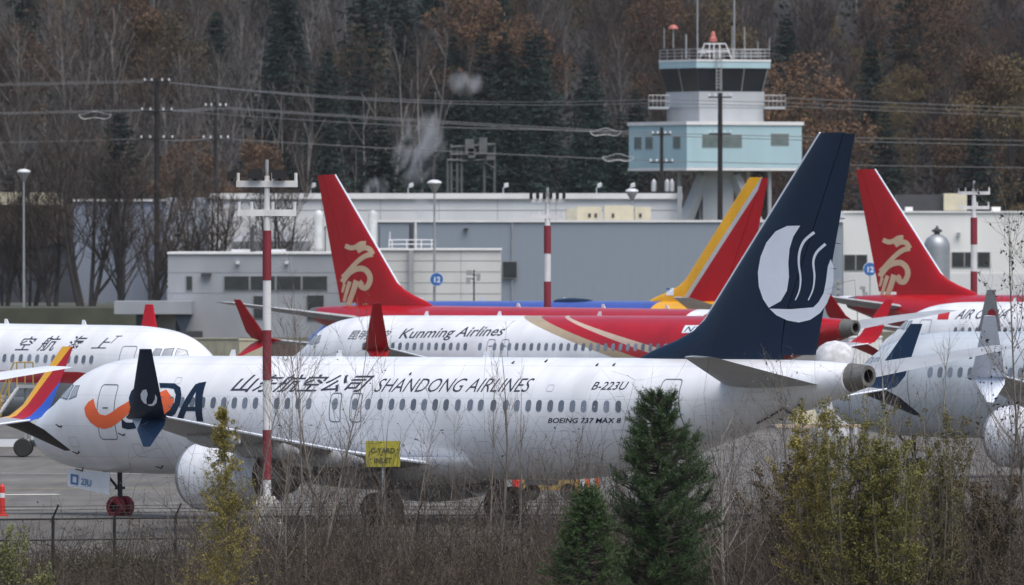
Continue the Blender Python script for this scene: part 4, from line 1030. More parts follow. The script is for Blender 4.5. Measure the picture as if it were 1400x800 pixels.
def round_sign(u, v, d, label, post=None):
    t = empty('round_sign', (0, 0, 0), 0, label, 'sign', 'blue round stand signs'); c = px(u, v, d); r = 9.5 * d / F
    MB().lathe([(r, 0), (r, .04), (.01, .045)], (0, 0, 0), 'z', 28, True).build('rim', m_whiteprint, t).matrix_local = Matrix.Translation(c) @ Matrix.Rotation(R(90), 4, 'X')
    MB().lathe([(r * .93, .045), (r * .93, .055), (.01, .056)], (0, 0, 0), 'z', 28, True).build('disc', m_signblue, t).matrix_local = Matrix.Translation(c) @ Matrix.Rotation(R(90), 4, 'X')
    flat_text('12', r * 1.1, m_whiteprint, 'lettering', t, Matrix.Translation(c + Vector((0, -.07, -r * .42))) @ Matrix.Rotation(R(90), 4, 'X'), .02, 0, 'CENTER')
    if post: MB().tube([c + Vector((0, .06, r)), (c.x, d + .06, -.1)], .05, 8).build('post', m_steel, t)
round_sign(597, 382, 1039.3, 'blue round sign reading 12 on the lamp pole before the pale block'); round_sign(1189.5, 368, 1000, 'blue round sign reading 12 on a post left of the red tail', True)
m_mred = M('mast_red', (.20, .016, .028), .6, 0, .2, 2, streak=3); m_mwhite = M('mast_white', (.62, .62, .62), .6, 0, .14, 2, streak=3)
def light_mast(u, d, label, v_arm1, v_arm2, v_bands, band, uw, lamps, base_z=0.0, rr=.21, tint=0):
    t = empty('light_mast', (0, 0, 0), 0, label, 'light mast', 'red and white floodlight masts'); s = d / F; x = (u - 700) * s
    z = lambda v: CH - (v - HOR) * s
    MB().tube([(x, d, z(v_arm1) + .25), (x, d, z(v_bands) - .01)], [rr * .55, rr * .75], 12).build('upper_tube', m_mwhite, t, 40)
    MB().tube([(x, d, z(v_arm1) + .2), (x, d, z(v_arm1) + .75)], rr * .4, 10).build('lamp_spigot', m_steel, t, 40)
    v = v_bands; k = 0
    while z(v) > base_z + .02:
        z0 = max(base_z, z(v + band)); MB().tube([(x, d, z0), (x, d, z(v) - .004)], rr * (1 if k % 2 == 0 else .93), 14).build('band', m_mred if k % 2 == 0 else m_mwhite, t, 40); v += band; k += 1
    for va, w in ((v_arm1, uw), (v_arm2, uw * .96)):
        c = Vector((x, d - rr * .3, z(va))); L = w * s; a = MB().box(c, (L, .16, .20)).build('crossarm', m_mwhite, t)
        for q in (-.47, -.26, .10, .47): MB().tube([c + Vector((L * q, 0, .1)), c + Vector((L * q, 0, .34))], .05, 8).build('stub', m_mwhite, a)
    for lu, lv, w, h, tl in lamps:
        c = px(lu, lv, d - .2); b = MB(); W, H_ = w * s / 2, h * s / 2
        q = [Vector((sx * W, dy, sz * H_ + sx * tl)) + c for dy, k_ in ((-.14, 1), (.22, .8)) for sx, sz in ((-k_, -k_), (k_, -k_), (k_, k_), (-k_, k_))]
        b.add(q, [(0, 1, 2, 3), (7, 6, 5, 4), (0, 4, 5, 1), (1, 5, 6, 2), (2, 6, 7, 3), (3, 7, 4, 0)])
        l = b.build('floodlight', m_black, t); MB().tube([c + Vector((0, .1, -H_)), Vector((c.x, d - .06, z(v_arm1) + .1))], .045, 6).build('bracket', m_black, l)
    return t, x
t, x = light_mast(365, 362, 'near red and white floodlight mast before the nearest jet', 251.5, 291, 315, 68.2, 84, ((317, 239, 12, 12, .08), (349, 238, 20, 13, .0), (382, 238.5, 20, 12, 0)), 1.35, .14)
MB().rings([[(x - w, 362 - w, z_), (x + w, 362 - w, z_), (x + w, 362 + w, z_), (x - w, 362 + w, z_)] for w, z_ in ((.55, -.1), (.55, .6), (.45, .65), (.40, 1.2), (.24, 1.45))]).build('concrete_base', M('old_concrete', (.34, .33, .31), .9, 0, .25, 2), t)
light_mast(748.5, 665, 'red and white floodlight mast before the blue-grey hangar', 274.5, 296.5, 308.5, 38.2, 46, tuple((726 + 9 * i, 268 - (i % 2), 4.5, 8, 0) for i in range(6)))
light_mast(1331.5, 705, 'red and white floodlight mast before the white workshop', 264, 284, 297.5, 36.8, 44, tuple((1313 + 11 * i, 254 - (i % 2) * 1.5, 7, 6.5, 0) for i in range(4)))
fl = empty('floodlight_stand', (0, 0, 0), 0, 'dark portable floodlight stand before the pale panelled block', 'floodlight'); D = 1030
MB().tube([px(648, 369, D), (px(648, 0, D).x, D, -.1)], .07, 8).build('pole', m_dark, fl)
for u, v, w, h in ((641.5, 373, 8, 7), (640, 384, 6, 9), (654, 379, 5, 10)): block('lamp', m_winframe, fl, u - w / 2, u + w / 2, v - h / 2, v + h / 2, D - .4, .3); 
MB().tube([px(637, 374, D), px(657, 377, D)], .05, 6).build('bar', m_dark, fl); MB().tube([px(639, 380, D), px(648, 382, D)], .05, 6).build('bar', m_dark, fl)
m_ssteel = M('weathered_steel', (.11, .115, .12), .6, .2, .2, 1)
ss = empty('substation_frame', (0, 0, 0), 0, 'grey steel substation gantry with hanging insulators against the trees', 'gantry'); D = 1345
for u, v in ((612, 217), (617, 197), (625, 199), (631, 200), (662, 190), (676, 196)): MB().tube([px(u, v, D), (px(u, 0, D).x, D, -.1)], .16, 6).build('post', m_ssteel, ss)
for a, b in (((616, 201), (678, 197)), ((616, 211), (678, 211)), ((630, 220), (676, 218)), ((662, 222), (676, 230)), ((612, 219), (630, 219))): MB().tube([px(*a, D - .3), px(*b, D - .3)], .12, 6).build('beam', m_ssteel, ss)
for u0, u1, v0, v1 in ((636, 648, 190, 212), (655, 666, 188, 211), (640, 650, 203, 216), (665, 677, 213, 219)): block('transformer', m_ssteel, ss, u0, u1, v0, v1, D - .8, 1.2)

# ------------------------------------------------------------------ steam rising from the roofs
def steam(u0, u1, v0, v1, d, dens, label, seed, sx=1.0):
    a, b = px(u0, v1, d), px(u1, v0, d); c = (a + b) / 2; size = (abs(b.x - a.x), 3.0, abs(b.z - a.z))
    m = bpy.data.materials.new('steam'); m.use_nodes = True; N = m.node_tree.nodes; L = m.node_tree.links; N.clear()
    o = N.new('ShaderNodeOutputMaterial'); v = N.new('ShaderNodeVolumePrincipled'); v.inputs['Color'].default_value = (.85, .87, .9, 1); L.new(v.outputs[0], o.inputs['Volume'])
    tc = N.new('ShaderNodeTexCoord'); nz = N.new('ShaderNodeTexNoise'); nz.inputs['Scale'].default_value = .42; nz.inputs['Detail'].default_value = 5; nz.inputs['Distortion'].default_value = 1.2
    mp = N.new('ShaderNodeMapping'); mp.inputs['Location'].default_value = (seed, 0, 0); mp.inputs['Scale'].default_value = (1.3, 1, .6); L.new(tc.outputs['Object'], mp.inputs[0]); L.new(mp.outputs[0], nz.inputs['Vector'])
    # fall-off towards the rim of the plume
    n2 = N.new('ShaderNodeVectorMath'); n2.operation = 'DIVIDE'; n2.inputs[1].default_value = (size[0] / 2, 1.5, size[2] / 2); L.new(tc.outputs['Object'], n2.inputs[0])
    ln = N.new('ShaderNodeVectorMath'); ln.operation = 'LENGTH'; L.new(n2.outputs[0], ln.inputs[0])
    fo = N.new('ShaderNodeMapRange'); fo.inputs['From Min'].default_value = 1.0; fo.inputs['From Max'].default_value = .25; L.new(ln.outputs['Value'], fo.inputs['Value'])
    mr = N.new('ShaderNodeMapRange'); mr.inputs['From Min'].default_value = .46; mr.inputs['From Max'].default_value = .68; L.new(nz.outputs['Fac'], mr.inputs['Value'])
    p1 = N.new('ShaderNodeMath'); p1.operation = 'MULTIPLY'; L.new(mr.outputs[0], p1.inputs[0]); L.new(fo.outputs[0], p1.inputs[1])
    p2 = N.new('ShaderNodeMath'); p2.operation = 'MULTIPLY'; L.new(p1.outputs[0], p2.inputs[0]); p2.inputs[1].default_value = dens; L.new(p2.outputs[0], v.inputs['Density'])
    ob = MB().box((0, 0, 0), size).build('steam', m); ob.location = c; tag(ob, label, 'steam', kind='stuff')
    return ob
steam(535, 612, 138, 262, 1250, 1.1, 'white steam drifting up in front of the dark trees', 3).rotation_euler = (0, R(18), 0)
steam(608, 664, 92, 134, 1252, .8, 'detached puff of steam near the top of the plume', 11)
steam(494, 536, 240, 275, 1230, 1.6, 'low puff of steam on the hall roof', 23)
steam(562, 590, 262, 306, 1064, .7, 'thin steam leaving the white roof pipe', 31)

# ------------------------------------------------------------------ vegetation
def rvec(g): 
    a = g.uniform(0, 2 * math.pi); z = g.uniform(-1, 1); r = math.sqrt(1 - z * z); return Vector((r * math.cos(a), r * math.sin(a), z))
def grow(g, p, d, L, n, curl, up=0.0):
    """wandering line of n segments"""
    pts = [p.copy()]; d = d.normalized()
    for _ in range(n):
        d = (d + rvec(g) * curl + Vector((0, 0, up))).normalized(); p = p + d * L / n; pts.append(p.copy())
    return pts, d
def leaf(m, p, s, g, flat=0.0):
    a = rvec(g); a.z *= 1 - flat; a.normalize(); b = a.cross(rvec(g)).normalized(); 
    m.add([p - a * s, p + b * s * .5, p + a * s, p - b * s * .5], [(0, 1, 2, 3)])

def bare_tree(seed, h, spread, nb, twigs, w=.05, tr=.2, up=.5, stems=1, low=.22):
    """wood (trunk and limbs) and twig meshes of a leafless tree, base at the origin"""
    g = random.Random(seed); wood, tw = MB(), MB()
    for s_ in range(stems):
        base = Vector((g.uniform(-.25, .25), g.uniform(-.25, .25), -.2)) * (1 if stems > 1 else 0)
        lean = Vector((g.uniform(-.28, .28), g.uniform(-.28, .28), 1)) if stems > 1 else Vector((g.uniform(-.05, .05), g.uniform(-.05, .05), 1))
        hh = h * g.uniform(.85, 1.0)
        T, _ = grow(g, base, lean, hh, 8, .07, .08)
        k = 1 / math.sqrt(stems) if stems > 1 else 1
        wood.tube(T, [tr * k * (1 - .88 * i / 8) for i in range(9)], 6)
        for _ in range(nb // stems):
            t = g.uniform(low, .97); i = min(7, int(t * 8)); p = T[i].lerp(T[i + 1], t * 8 - i)
            a = g.uniform(0, 2 * math.pi); d = Vector((math.cos(a), math.sin(a), up + g.uniform(0, .8)))
            L = spread * (1.12 - t) * g.uniform(.7, 1.25) + .10 * h
            B, bd = grow(g, p, d, L, 4, .16, .12); r0 = tr * k * (1 - .85 * t) * .45
            wood.tube(B, [max(w * .35, r0 * (1 - .75 * j / 4)) for j in range(5)], 4, False)
            for _ in range(twigs):
                u = g.uniform(.15, 1); j = min(3, int(u * 4)); q = B[j].lerp(B[j + 1], u * 4 - j)
                Tw, td = grow(g, q, bd + rvec(g) * .8 + Vector((0, 0, .25)), L * g.uniform(.25, .55), 3, .25, .1)
                tw.ribbon(Tw, w, w * .35, rvec(g))
                for _ in range(2):
                    q2 = Tw[g.randint(1, 2)]; T2, _ = grow(g, q2, td + rvec(g) * .9, L * g.uniform(.12, .28), 2, .2); tw.ribbon(T2, w * .7, w * .25, rvec(g))
    return wood.mesh('trunk', 60), tw.mesh('crown')
def conifer(seed, h, wd, tiers, per, w=.16):
    g = random.Random(seed); wood, fo = MB(), MB()
    wood.tube([(0, 0, -.3), (0, 0, h * .5), (0, 0, h)], [h * .013, h * .008, .02], 6)
    for i in range(tiers):
        t = (i + g.uniform(-.3, .3)) / tiers; z = h * (.12 + .88 * max(0, min(1, t)))
        L0 = wd * (1 - t) ** .8 * g.uniform(.75, 1.15) + .04 * wd
        for k in range(per):
            a = 2 * math.pi * k / per + g.uniform(-.4, .4) + i; d = Vector((math.cos(a), math.sin(a), .12 - .5 * (1 - t)))
            B, bd = grow(g, Vector((0, 0, z)), d, L0 * g.uniform(.7, 1.1), 4, .12, .06)
            sd = Vector((-math.sin(a), math.cos(a), 0))
            fo.ribbon(B, w * .6, w * .3, sd)
            for j in range(1, 5):
                for sg in (-1, 1):
                    for _ in range(2):
                        e = B[j] + (bd * g.uniform(.2, .8) + sd * sg * g.uniform(.4, 1.0) + Vector((0, 0, g.uniform(-.45, .1)))) * L0 * .26
                        fo.ribbon([B[j], B[j].lerp(e, .5) + rvec(g) * .03, e], w * 1.1, w * .35, rvec(g))
    return wood.mesh('trunk', 60), fo.mesh('crown')
def leafy_tree(seed, h, r, n, ls, trunk_h=.35):
    g = random.Random(seed); wood, fo = MB(), MB()
    T, _ = grow(g, Vector((0, 0, -.3)), Vector((0, 0, 1)), h * .75, 6, .08); wood.tube(T, [h * .014 * (1 - .8 * i / 6) for i in range(7)], 6)
    cl = []
    for _ in range(26):
        t = g.uniform(trunk_h, 1); a = g.uniform(0, 2 * math.pi); rr = r * math.sin(math.pi * min(.95, (t - trunk_h) / (1 - trunk_h) * .8 + .18)) * g.uniform(.35, 1)
        c = Vector((rr * math.cos(a), rr * math.sin(a), h * t)); cl.append((c, g.uniform(.35, .8) * r * .55))
        i = min(5, max(1, int(t * 5))); B, _ = grow(g, T[i], c - T[i], (c - T[i]).length, 3, .12); wood.tube(B, [.07, .05, .035, .02], 4, False)
    for _ in range(n):
        c, q = g.choice(cl); v = rvec(g) * q * g.uniform(.3, 1) ** .5; v.z *= .8; leaf(fo, c + v, ls * g.uniform(.6, 1.3), g)
    return wood.mesh('trunk', 60), fo.mesh('crown')

m_bark = M('grey_bark', (.055, .046, .040), .9, 0, .3, 1.5, rnd=.25, streak=4)
m_palebark = M('pale_bark', (.17, .155, .145), .9, 0, .3, 1.5, rnd=.25, streak=4)
m_twig = M('brown_twigs', (.046, .032, .023), .9, 0, .25, .4, rnd=.35)
m_twig2 = M('grey_twigs', (.064, .054, .047), .9, 0, .25, .4, rnd=.3)
m_fir = M('fir_needles', (.009, .024, .018), .8, 0, .4, .5, rnd=.4)
m_russet = M('russet_leaves', (.094, .050, .024), .8, 0, .4, .6, rnd=.35)
m_ochre = M('ochre_leaves', (.088, .062, .024), .8, 0, .4, .6, rnd=.35)
m_mauve = M('mauve_twigs', (.038, .025, .021), .9, 0, .25, .4, rnd=.35)
KIND = {
 'bare': ([bare_tree(11 + i, 19 + 2 * i, 5.5, 46, 9, .085, .26, .7) for i in range(3)], m_bark, m_twig, 'bare_tree'),
 'mauve': ([bare_tree(41 + i, 16 + 2 * i, 6.5, 50, 10, .09, .24, .45) for i in range(2)], m_bark, m_mauve, 'bare_tree'),
 'poplar': ([bare_tree(21 + i, 21 + 2 * i, 3.4, 52, 8, .075, .24, 1.5, 1, .16) for i in range(3)], m_palebark, m_twig2, 'poplar_tree'),
 'pale': ([bare_tree(31 + i, 15 + 2 * i, 3.4, 22, 5, .07, .24, 1.4, 3, .3) for i in range(2)], m_palebark, m_twig2, 'alder_tree'),
 'fir': ([conifer(51 + i, 17 + 3 * i, 4.4, 40, 11, .24) for i in range(3)], m_bark, m_fir, 'fir_tree'),
 'russet': ([leafy_tree(61 + i, 14 + 2 * i, 4.6, 9000, .125) for i in range(2)], m_bark, m_russet, 'autumn_tree'),
 'ochre': ([leafy_tree(71 + i, 13 + 2 * i, 4.6, 8500, .125) for i in range(2)], m_bark, m_ochre, 'autumn_tree'),
}
def put_tree(kind, v, x, y, z, sc, rz, label, group):
    var, mb, mc, nm = KIND[kind]; w, c = var[v % len(var)]
    t = empty(nm, (x, y, z), rz, label, 'tree', group); t.scale = (sc,) * 3
    link('trunk', w, t, mb); link('crown', c, t, mc)
g = random.Random(5)
LAB = {'bare': ('leafless brown tree among the others on the wooded hillside', 'brown bare trees on the hill'), 'mauve': ('wide leafless dark mauve tree on the wooded hillside', 'mauve bare trees on the hill'),
       'poplar': ('tall slim leafless grey tree with steep branches on the hillside', 'slim grey trees on the hill'), 'pale': ('pale many-stemmed leafless tree standing out on the hillside', 'pale trees on the hill'),
       'fir': ('dark green conifer on the wooded hillside', 'conifers on the hill'), 'russet': ('russet autumn tree on the upper hillside', 'russet trees on the hill'), 'ochre': ('dull ochre autumn tree on the hillside', 'ochre trees on the hill')}
def choose(u, v):
    """which kind grows where the photo column u, row v shows the crown"""
    r = g.random()
    if u < 340:
        if v < 70 and r < .33: return 'russet' if r < .16 else 'ochre'
        return 'poplar' if r < .68 else ('bare' if r < .84 else ('fir' if r < .93 else 'pale'))
    if u < 700:
        if v > 90: return 'fir' if r < .72 else ('poplar' if r < .86 else 'bare')
        return 'poplar' if r < .34 else ('pale' if r < .46 else ('fir' if r < .78 else ('bare' if r < .95 else 'ochre')))
    if u < 900:
        if v > 120: return 'fir' if r < .72 else 'mauve'
        return 'mauve' if r < .34 else ('ochre' if r < .52 else ('poplar' if r < .72 else ('bare' if r < .86 else 'fir')))
    if v < 60: return 'russet' if r < .25 else ('ochre' if r < .5 else ('mauve' if r < .75 else 'poplar'))
    return 'mauve' if r < .36 else ('fir' if r < .66 else ('ochre' if r < .80 else ('russet' if r < .86 else 'bare')))
N_T = 0
MARK = ((45, 'at the left picture edge'), (110, 'above the tall left lamp'), (175, 'left of the tall left power pole'), (255, 'right of the tall left power pole'), (330, 'behind the second power pole'), (400, 'above the near mast'), (470, 'above the left red tail'), (545, 'left of the steam'), (610, 'behind the steam'), (690, 'behind the substation'), (760, 'above the middle mast'), (815, 'above the cream roof cabins'), (870, 'just left of the tower'), (925, 'behind the tower balcony'), (985, 'behind the tower cab'), (1055, 'behind the tower antennas'), (1110, 'just right of the tower'), (1170, 'above the navy tail'), (1240, 'above the right red tail'), (1300, 'above the silver silo'), (1360, 'above the right mast'), (9999, 'at the right picture edge'))
ADJ = {'bare': 'brown leafless tree', 'mauve': 'wide dark leafless tree', 'poplar': 'slim grey leafless tree', 'pale': 'pale many-stemmed leafless tree', 'fir': 'dark green conifer', 'russet': 'russet autumn tree', 'ochre': 'dull ochre autumn tree'}
def where(u): return next(t for lim, t in MARK if u < lim)
for row in range(9):
    d = 1402 + row * 34
    n = 30 - row // 3
    for i in range(n):
        u = -190 + 1780 * (i + g.uniform(.1, .9)) / n; y = d + g.uniform(-14, 14); x = (u - 700) * y / F; z = hill_z(x, y)
        vt = HOR - (z + 14 - CH) * F / y
        if vt < -190: continue
        k = choose(u, vt + 20); v = g.randint(0, 2)
        LAB[k] = (f"{ADJ[k]} {'low' if row < 3 else 'midway up' if row < 6 else 'high'} on the hill {where(u)}", LAB[k][1])
        put_tree(k, v, x, y, z, g.uniform(.8, 1.15) * (.72 if row == 0 and k not in ('fir',) else 1), g.uniform(0, 6.28), *LAB[k]); N_T += 1
for u, v0, d, k, sc in ((100, 40, 1396, 'poplar', 1.0), (85, 70, 1398, 'poplar', .9), (190, 60, 1399, 'poplar', .95), (240, 0, 1420, 'pale', 1.2), (415, 85, 1400, 'pale', 1.0), (365, 80, 1402, 'pale', .95), (515, 95, 1404, 'pale', .9), (585, 0, 1425, 'pale', 1.1), (490, 100, 1404, 'pale', .8), (10, 60, 1398, 'poplar', .9)):
    x = (u - 700) * d / F; h = 16.0; zt = CH - (v0 - HOR) * d / F; s_ = sc
    LAB[k] = (f"pale {'slim' if k == 'poplar' else 'many-stemmed'} tree before the wood {where(u)}", LAB[k][1])
    put_tree(k, int(u), x, d, hill_z(x, d), max(.7, (zt - hill_z(x, d)) / 19), u, *LAB[k])
def special(kind, v, u, vt, d, wz, label, group='solitary trees', h=15):
    x = (u - 700) * d / F; zt = CH - (vt - HOR) * d / F; z0 = wz if wz is not None else hill_z(x, d)
    put_tree(kind, v, x, d, z0, (zt - z0) / h, u, label, group)
special('russet', 0, 262, 185, 1385, 0, 'bright orange-leaved tree between the two left-hand power poles', h=14.5)
special('russet', 1, 352, 195, 1390, 0, 'reddish-brown rounded tree behind the near floodlight mast', h=16.5)
special('russet', 0, 1098, 60, 1420, None, 'orange-tinged tree just right of the control tower', h=15)
special('russet', 1, 1345, 85, 1430, None, 'large orange-brown tree on the hillside over the workshop', h=16)
special('ochre', 1, 1375, 92, 1428, None, 'large olive-ochre tree at the picture edge over the workshop', h=15)
for u_, v_, k_, lab_ in ((165, -25, 'russet', 'russet tree high on the hill over the tall left power pole'), (215, 5, 'ochre', 'ochre tree high on the hill right of the tall left power pole'), (20, 40, 'russet', 'russet tree at the left picture edge high on the hill'), (640, -20, 'russet', 'russet tree at the top of the picture over the detached steam puff'), (715, 25, 'russet', 'russet tree over the middle mast high on the hill'), (900, -15, 'russet', 'russet tree at the top of the picture left of the tower antennas'), (975, -10, 'ochre', 'ochre tree behind the tall tower antennas'), (1270, -20, 'russet', 'russet tree at the top of the picture over the silver silo')): special(k_, 0, u_, v_, 1515, None, lab_, h=14)
special('fir', 0, 165, 150, 1392, 0, 'dark conifer just left of the tall power pole', h=17)
special('fir', 1, 700, 150, 1388, 0, 'dark conifer right of the substation gantry', h=20)
special('fir', 2, 800, 165, 1391, 0, 'dark conifer left of the tower behind the hall roof', h=23)
special('fir', 0, 520, 160, 1392, 0, 'dark conifer directly behind the drifting steam', h=17)
special('fir', 1, 450, 170, 1389, 0, 'dark conifer above the tip of the red gold-bird tail', h=20)
special('fir', 2, 1210, 150, 1395, 0, 'dark conifer between the navy tail and the red tail', h=23)
# understorey that closes the gaps low on the slope
us = MB(); g = random.Random(9)
for _ in range(30000):
    u = g.uniform(-260, 1660); y = g.uniform(1393, 1760); x = (u - 700) * y / F; z = hill_z(x, y)
    p = Vector((x, y, z + g.uniform(0, 1) ** 2 * 4.5)); leaf(us, p, g.uniform(.3, .75), g)
tag(us.build('undergrowth', M('hill_undergrowth', (.016, .018, .013), .95, 0, .45, .15)), 'dark undergrowth between the trees on the hillside', 'undergrowth', kind='stuff')

# bare trees in front of the far buildings
wide = [bare_tree(81 + i, 13 + i, 4.6, 60, 9, .065, .40, .9, 4, .14) for i in range(3)]
for i, (u, vt, d, lab) in enumerate(((8, 275, 1130, 'many-stemmed bare tree cut by the picture edge beside the tall lamp'), (72, 248, 1128, 'many-stemmed bare tree just right of the tall lamp'), (122, 235, 1126, 'tallest many-stemmed bare tree before the blue-grey building'), (168, 240, 1124, 'many-stemmed bare tree left of the tall power pole'), (205, 262, 1132, 'many-stemmed bare tree behind the tall power pole'), (40, 300, 1134, 'smaller many-stemmed bare tree behind the tall lamp'),
        (290, 258, 1172, 'bare tree behind the grey office roof by the second power pole'), (262, 270, 1170, 'thin bare tree at the corner of the white hall'), (385, 262, 1172, 'bare tree behind the near mast over the office roof'))):
    x = (u - 700) * d / F; zt = CH - (vt - HOR) * d / F; w, c = wide[i % 3]
    t = empty('bare_tree', (x, d, 0 if d > 1180 else .9 if u < 229 else 0), i * 1.3, lab, 'tree', 'bare trees before the far buildings'); t.scale = ((zt - .9) / 11.2 * 1.05,) * 2 + ((zt - .9) / 11.2,)
    link('trunk', w, t, M('wet_bark', (.045, .038, .036), .9, 0, .3, 1.5)); link('crown', c, t, m_twig)

# ------------------------------------------------------------------ foreground verge: fence, sign, brush, saplings, shrubs
m_fence = M('black_fence_steel', (.020, .020, .022), .6, .3, .2, 3)
fn = empty('chain_link_fence', (0, 0, 0), 0, 'black chain-link fence with angled barbed tops along the verge', 'fence')
def fence_y(x): return 331 + .55 * min(x, -4) * .6 + 3.2 + .12 * (x + 4) if x < -4 else 332.9 + .10 * (x + 4)
fx = [-18 + 1.7 * i for i in range(22)]; FT = 1.62
for x in fx:
    y = fence_y(x); z = gz(x, y); p = MB().tube([(x, y, z - .1), (x, y, FT)], .045, 8).build('post', m_fence, fn)
    MB().tube([(x, y, FT - .02), (x + .16, y - .14, FT + .34)], .025, 6).build('barb_arm', m_fence, p)
for a, b in zip(fx, fx[1:]):
    A_, B_ = Vector((a, fence_y(a), 0)), Vector((b, fence_y(b), 0))
    for h in (FT - .06, ): MB().tube([A_ + Vector((0, 0, h)), B_ + Vector((0, 0, h))], .03, 6).build('rail', m_fence, fn)
    MB().tube([A_ + Vector((0, 0, FT - .65)), B_ + Vector((0, 0, FT - .65))], .024, 6).build('rail', m_fence, fn)
    for k in range(3): 
        o_ = Vector((.05 + .05 * k, -.05 - .045 * k, FT + .1 + .1 * k)); MB().tube([A_ + o_, B_ + o_], .008, 4).build('barbed_wire', m_fence, fn)
    m = MB(); L = (B_ - A_).length; dv = (B_ - A_) / L; H_ = 2.0; z0 = FT - .08
    k = -H_
    while k < L:
        for sg in (1, -1):
            s0, s1 = (k, k + H_) if sg == 1 else (k + H_, k)
            q0, q1 = max(0, min(L, s0)), max(0, min(L, s1))
            if abs(q0 - q1) > .01:
                t0 = (q0 - s0) / (s1 - s0); t1 = (q1 - s0) / (s1 - s0)
                m.ribbon([A_ + dv * q0 + Vector((0, .01 * sg, z0 - H_ * (1 - t0))), A_ + dv * q1 + Vector((0, .01 * sg, z0 - H_ * (1 - t1)))], .009, .009, dv)
        k += .07
    tag(m.build('chain_mesh', m_fence, fn), kind='stuff')

m_signy = M('sign_yellow', (.34, .31, .03), .6, 0, .22, 3)
sg_ = empty('yellow_sign', (0, 0, 0), 0, 'square yellow sign board on a post reading INLET among the brush', 'sign'); SD = 346.0
block('board', m_signy, sg_, 500, 547, 603, 638.5, SD, .03); c = px(523.5, 621, SD)
MB().tube([(c.x, SD + .06, gz(c.x, SD) - .1), (c.x, SD + .06, px(0, 606, SD).z)], .035, 8).build('post', m_steel, sg_)
for tx, v in (('C-YARD', 619), ('INLET', 632.5)): flat_text(tx, .20, M('faded_sign_lettering', (.06, .055, .015), .7), 'lettering', sg_, Matrix.Translation(px(523.5, v, SD - .02)) @ Matrix.Rotation(R(90), 4, 'X'), .006, 0, 'CENTER')

m_brush = M('bramble_twigs', (.047, .033, .025), .9, 0, .45, .6); m_brush2 = M('grey_bramble_twigs', (.078, .061, .048), .9, 0, .3, .8); m_dry = M('dry_leaves', (.058, .050, .024), .9, 0, .55, .5)
def brush_h(u): 
    T = [(-100, 1.9), (120, 1.8), (230, 2.2), (300, 3.0), (420, 4.2), (520, 4.1), (600, 3.7), (700, 3.9), (760, 4.2), (900, 4.0), (1000, 4.2), (1090, 4.6), (1400, 4.9), (1600, 4.9)]
    for (a, b), (c, d) in zip(T, T[1:]):
        if u <= c: return b + (d - b) * (u - a) / (c - a)
    return 3
def thicket(name, mat, n, seed, hk, wtw, label, leaves=None):
    g = random.Random(seed); m = MB(); lf = MB()
    for _ in range(n):
        u = g.uniform(-60, 1460)
        if 575 < u < 640 and g.random() < .4: continue
        y = g.uniform(303, 335); x = (u - 700) * y / F; z = gz(x, y); cl = .72 + .30 * math.sin(x * 1.9 + y * .7) * math.sin(x * .8 - y * 1.3 + 1) + .22 * math.sin(x * 4.3 + 2 * math.sin(y))
        h = brush_h(u) * hk * g.uniform(.35, 1.08) * (1.0 - .25 * (335 - y) / 32) * max(.3, cl)
        arch = g.random() < .45
        T, d = grow(g, Vector((x, y, z - .05)), Vector((g.uniform(-1, 1), g.uniform(-.6, .6), 1.1 if arch else 1.6)), h * (1.5 if arch else 1.1), 6, .26, -.16 if arch else .04)
        m.ribbon(T, wtw, wtw * .4, Vector((1, g.uniform(-.3, .3), 0)).normalized())
        for _ in range(6):
            j = g.randint(1, 6); q = T[j]; B, _ = grow(g, q, d * .5 + rvec(g) * 1.2, g.uniform(.25, .85) * (.5 + h * .2), 3, .3, -.02); m.ribbon(B, wtw * .6, wtw * .25, rvec(g))
            if leaves and g.random() < .8: leaf(lf, B[g.randint(1, 3)], g.uniform(.02, .055), g)
    tag(m.build(name, mat), label, 'brush', kind='stuff')
    if leaves: tag(lf.build('dead_leaves', leaves), 'dead leaves caught in the brush', 'leaves', kind='stuff')
thicket('bramble_thicket', m_brush, 11500, 3, 1.0, .019, 'tangled brown bramble thicket filling the verge', m_dry)
thicket('twig_thicket', m_brush2, 4200, 4, 1.25, .013, 'paler grey twigs standing up through the brambles')
gm = MB(); g = random.Random(12)
for _ in range(26000):
    u = g.uniform(-80, 1480); y = g.uniform(306, 345); x = (u - 700) * y / F
    if y > kerb_y(x) - .4: continue
    z = gz(x, y); h = g.uniform(.12, .42) * (1.3 if u < 260 else 1); a = g.uniform(0, 6.28); w = Vector((math.cos(a), math.sin(a), 0)); ln = Vector((g.uniform(-.3, .3), g.uniform(-.3, .3), 1)) * h
    gm.add([Vector((x, y, z)) - w * .012, Vector((x, y, z)) + w * .012, Vector((x, y, z)) + ln], [(0, 1, 2)])
tag(gm.build('verge_grass', M('autumn_grass', (.115, .115, .045), .9, 0, .4, .5)), 'tufts of dull autumn grass on the verge', 'grass', kind='stuff')

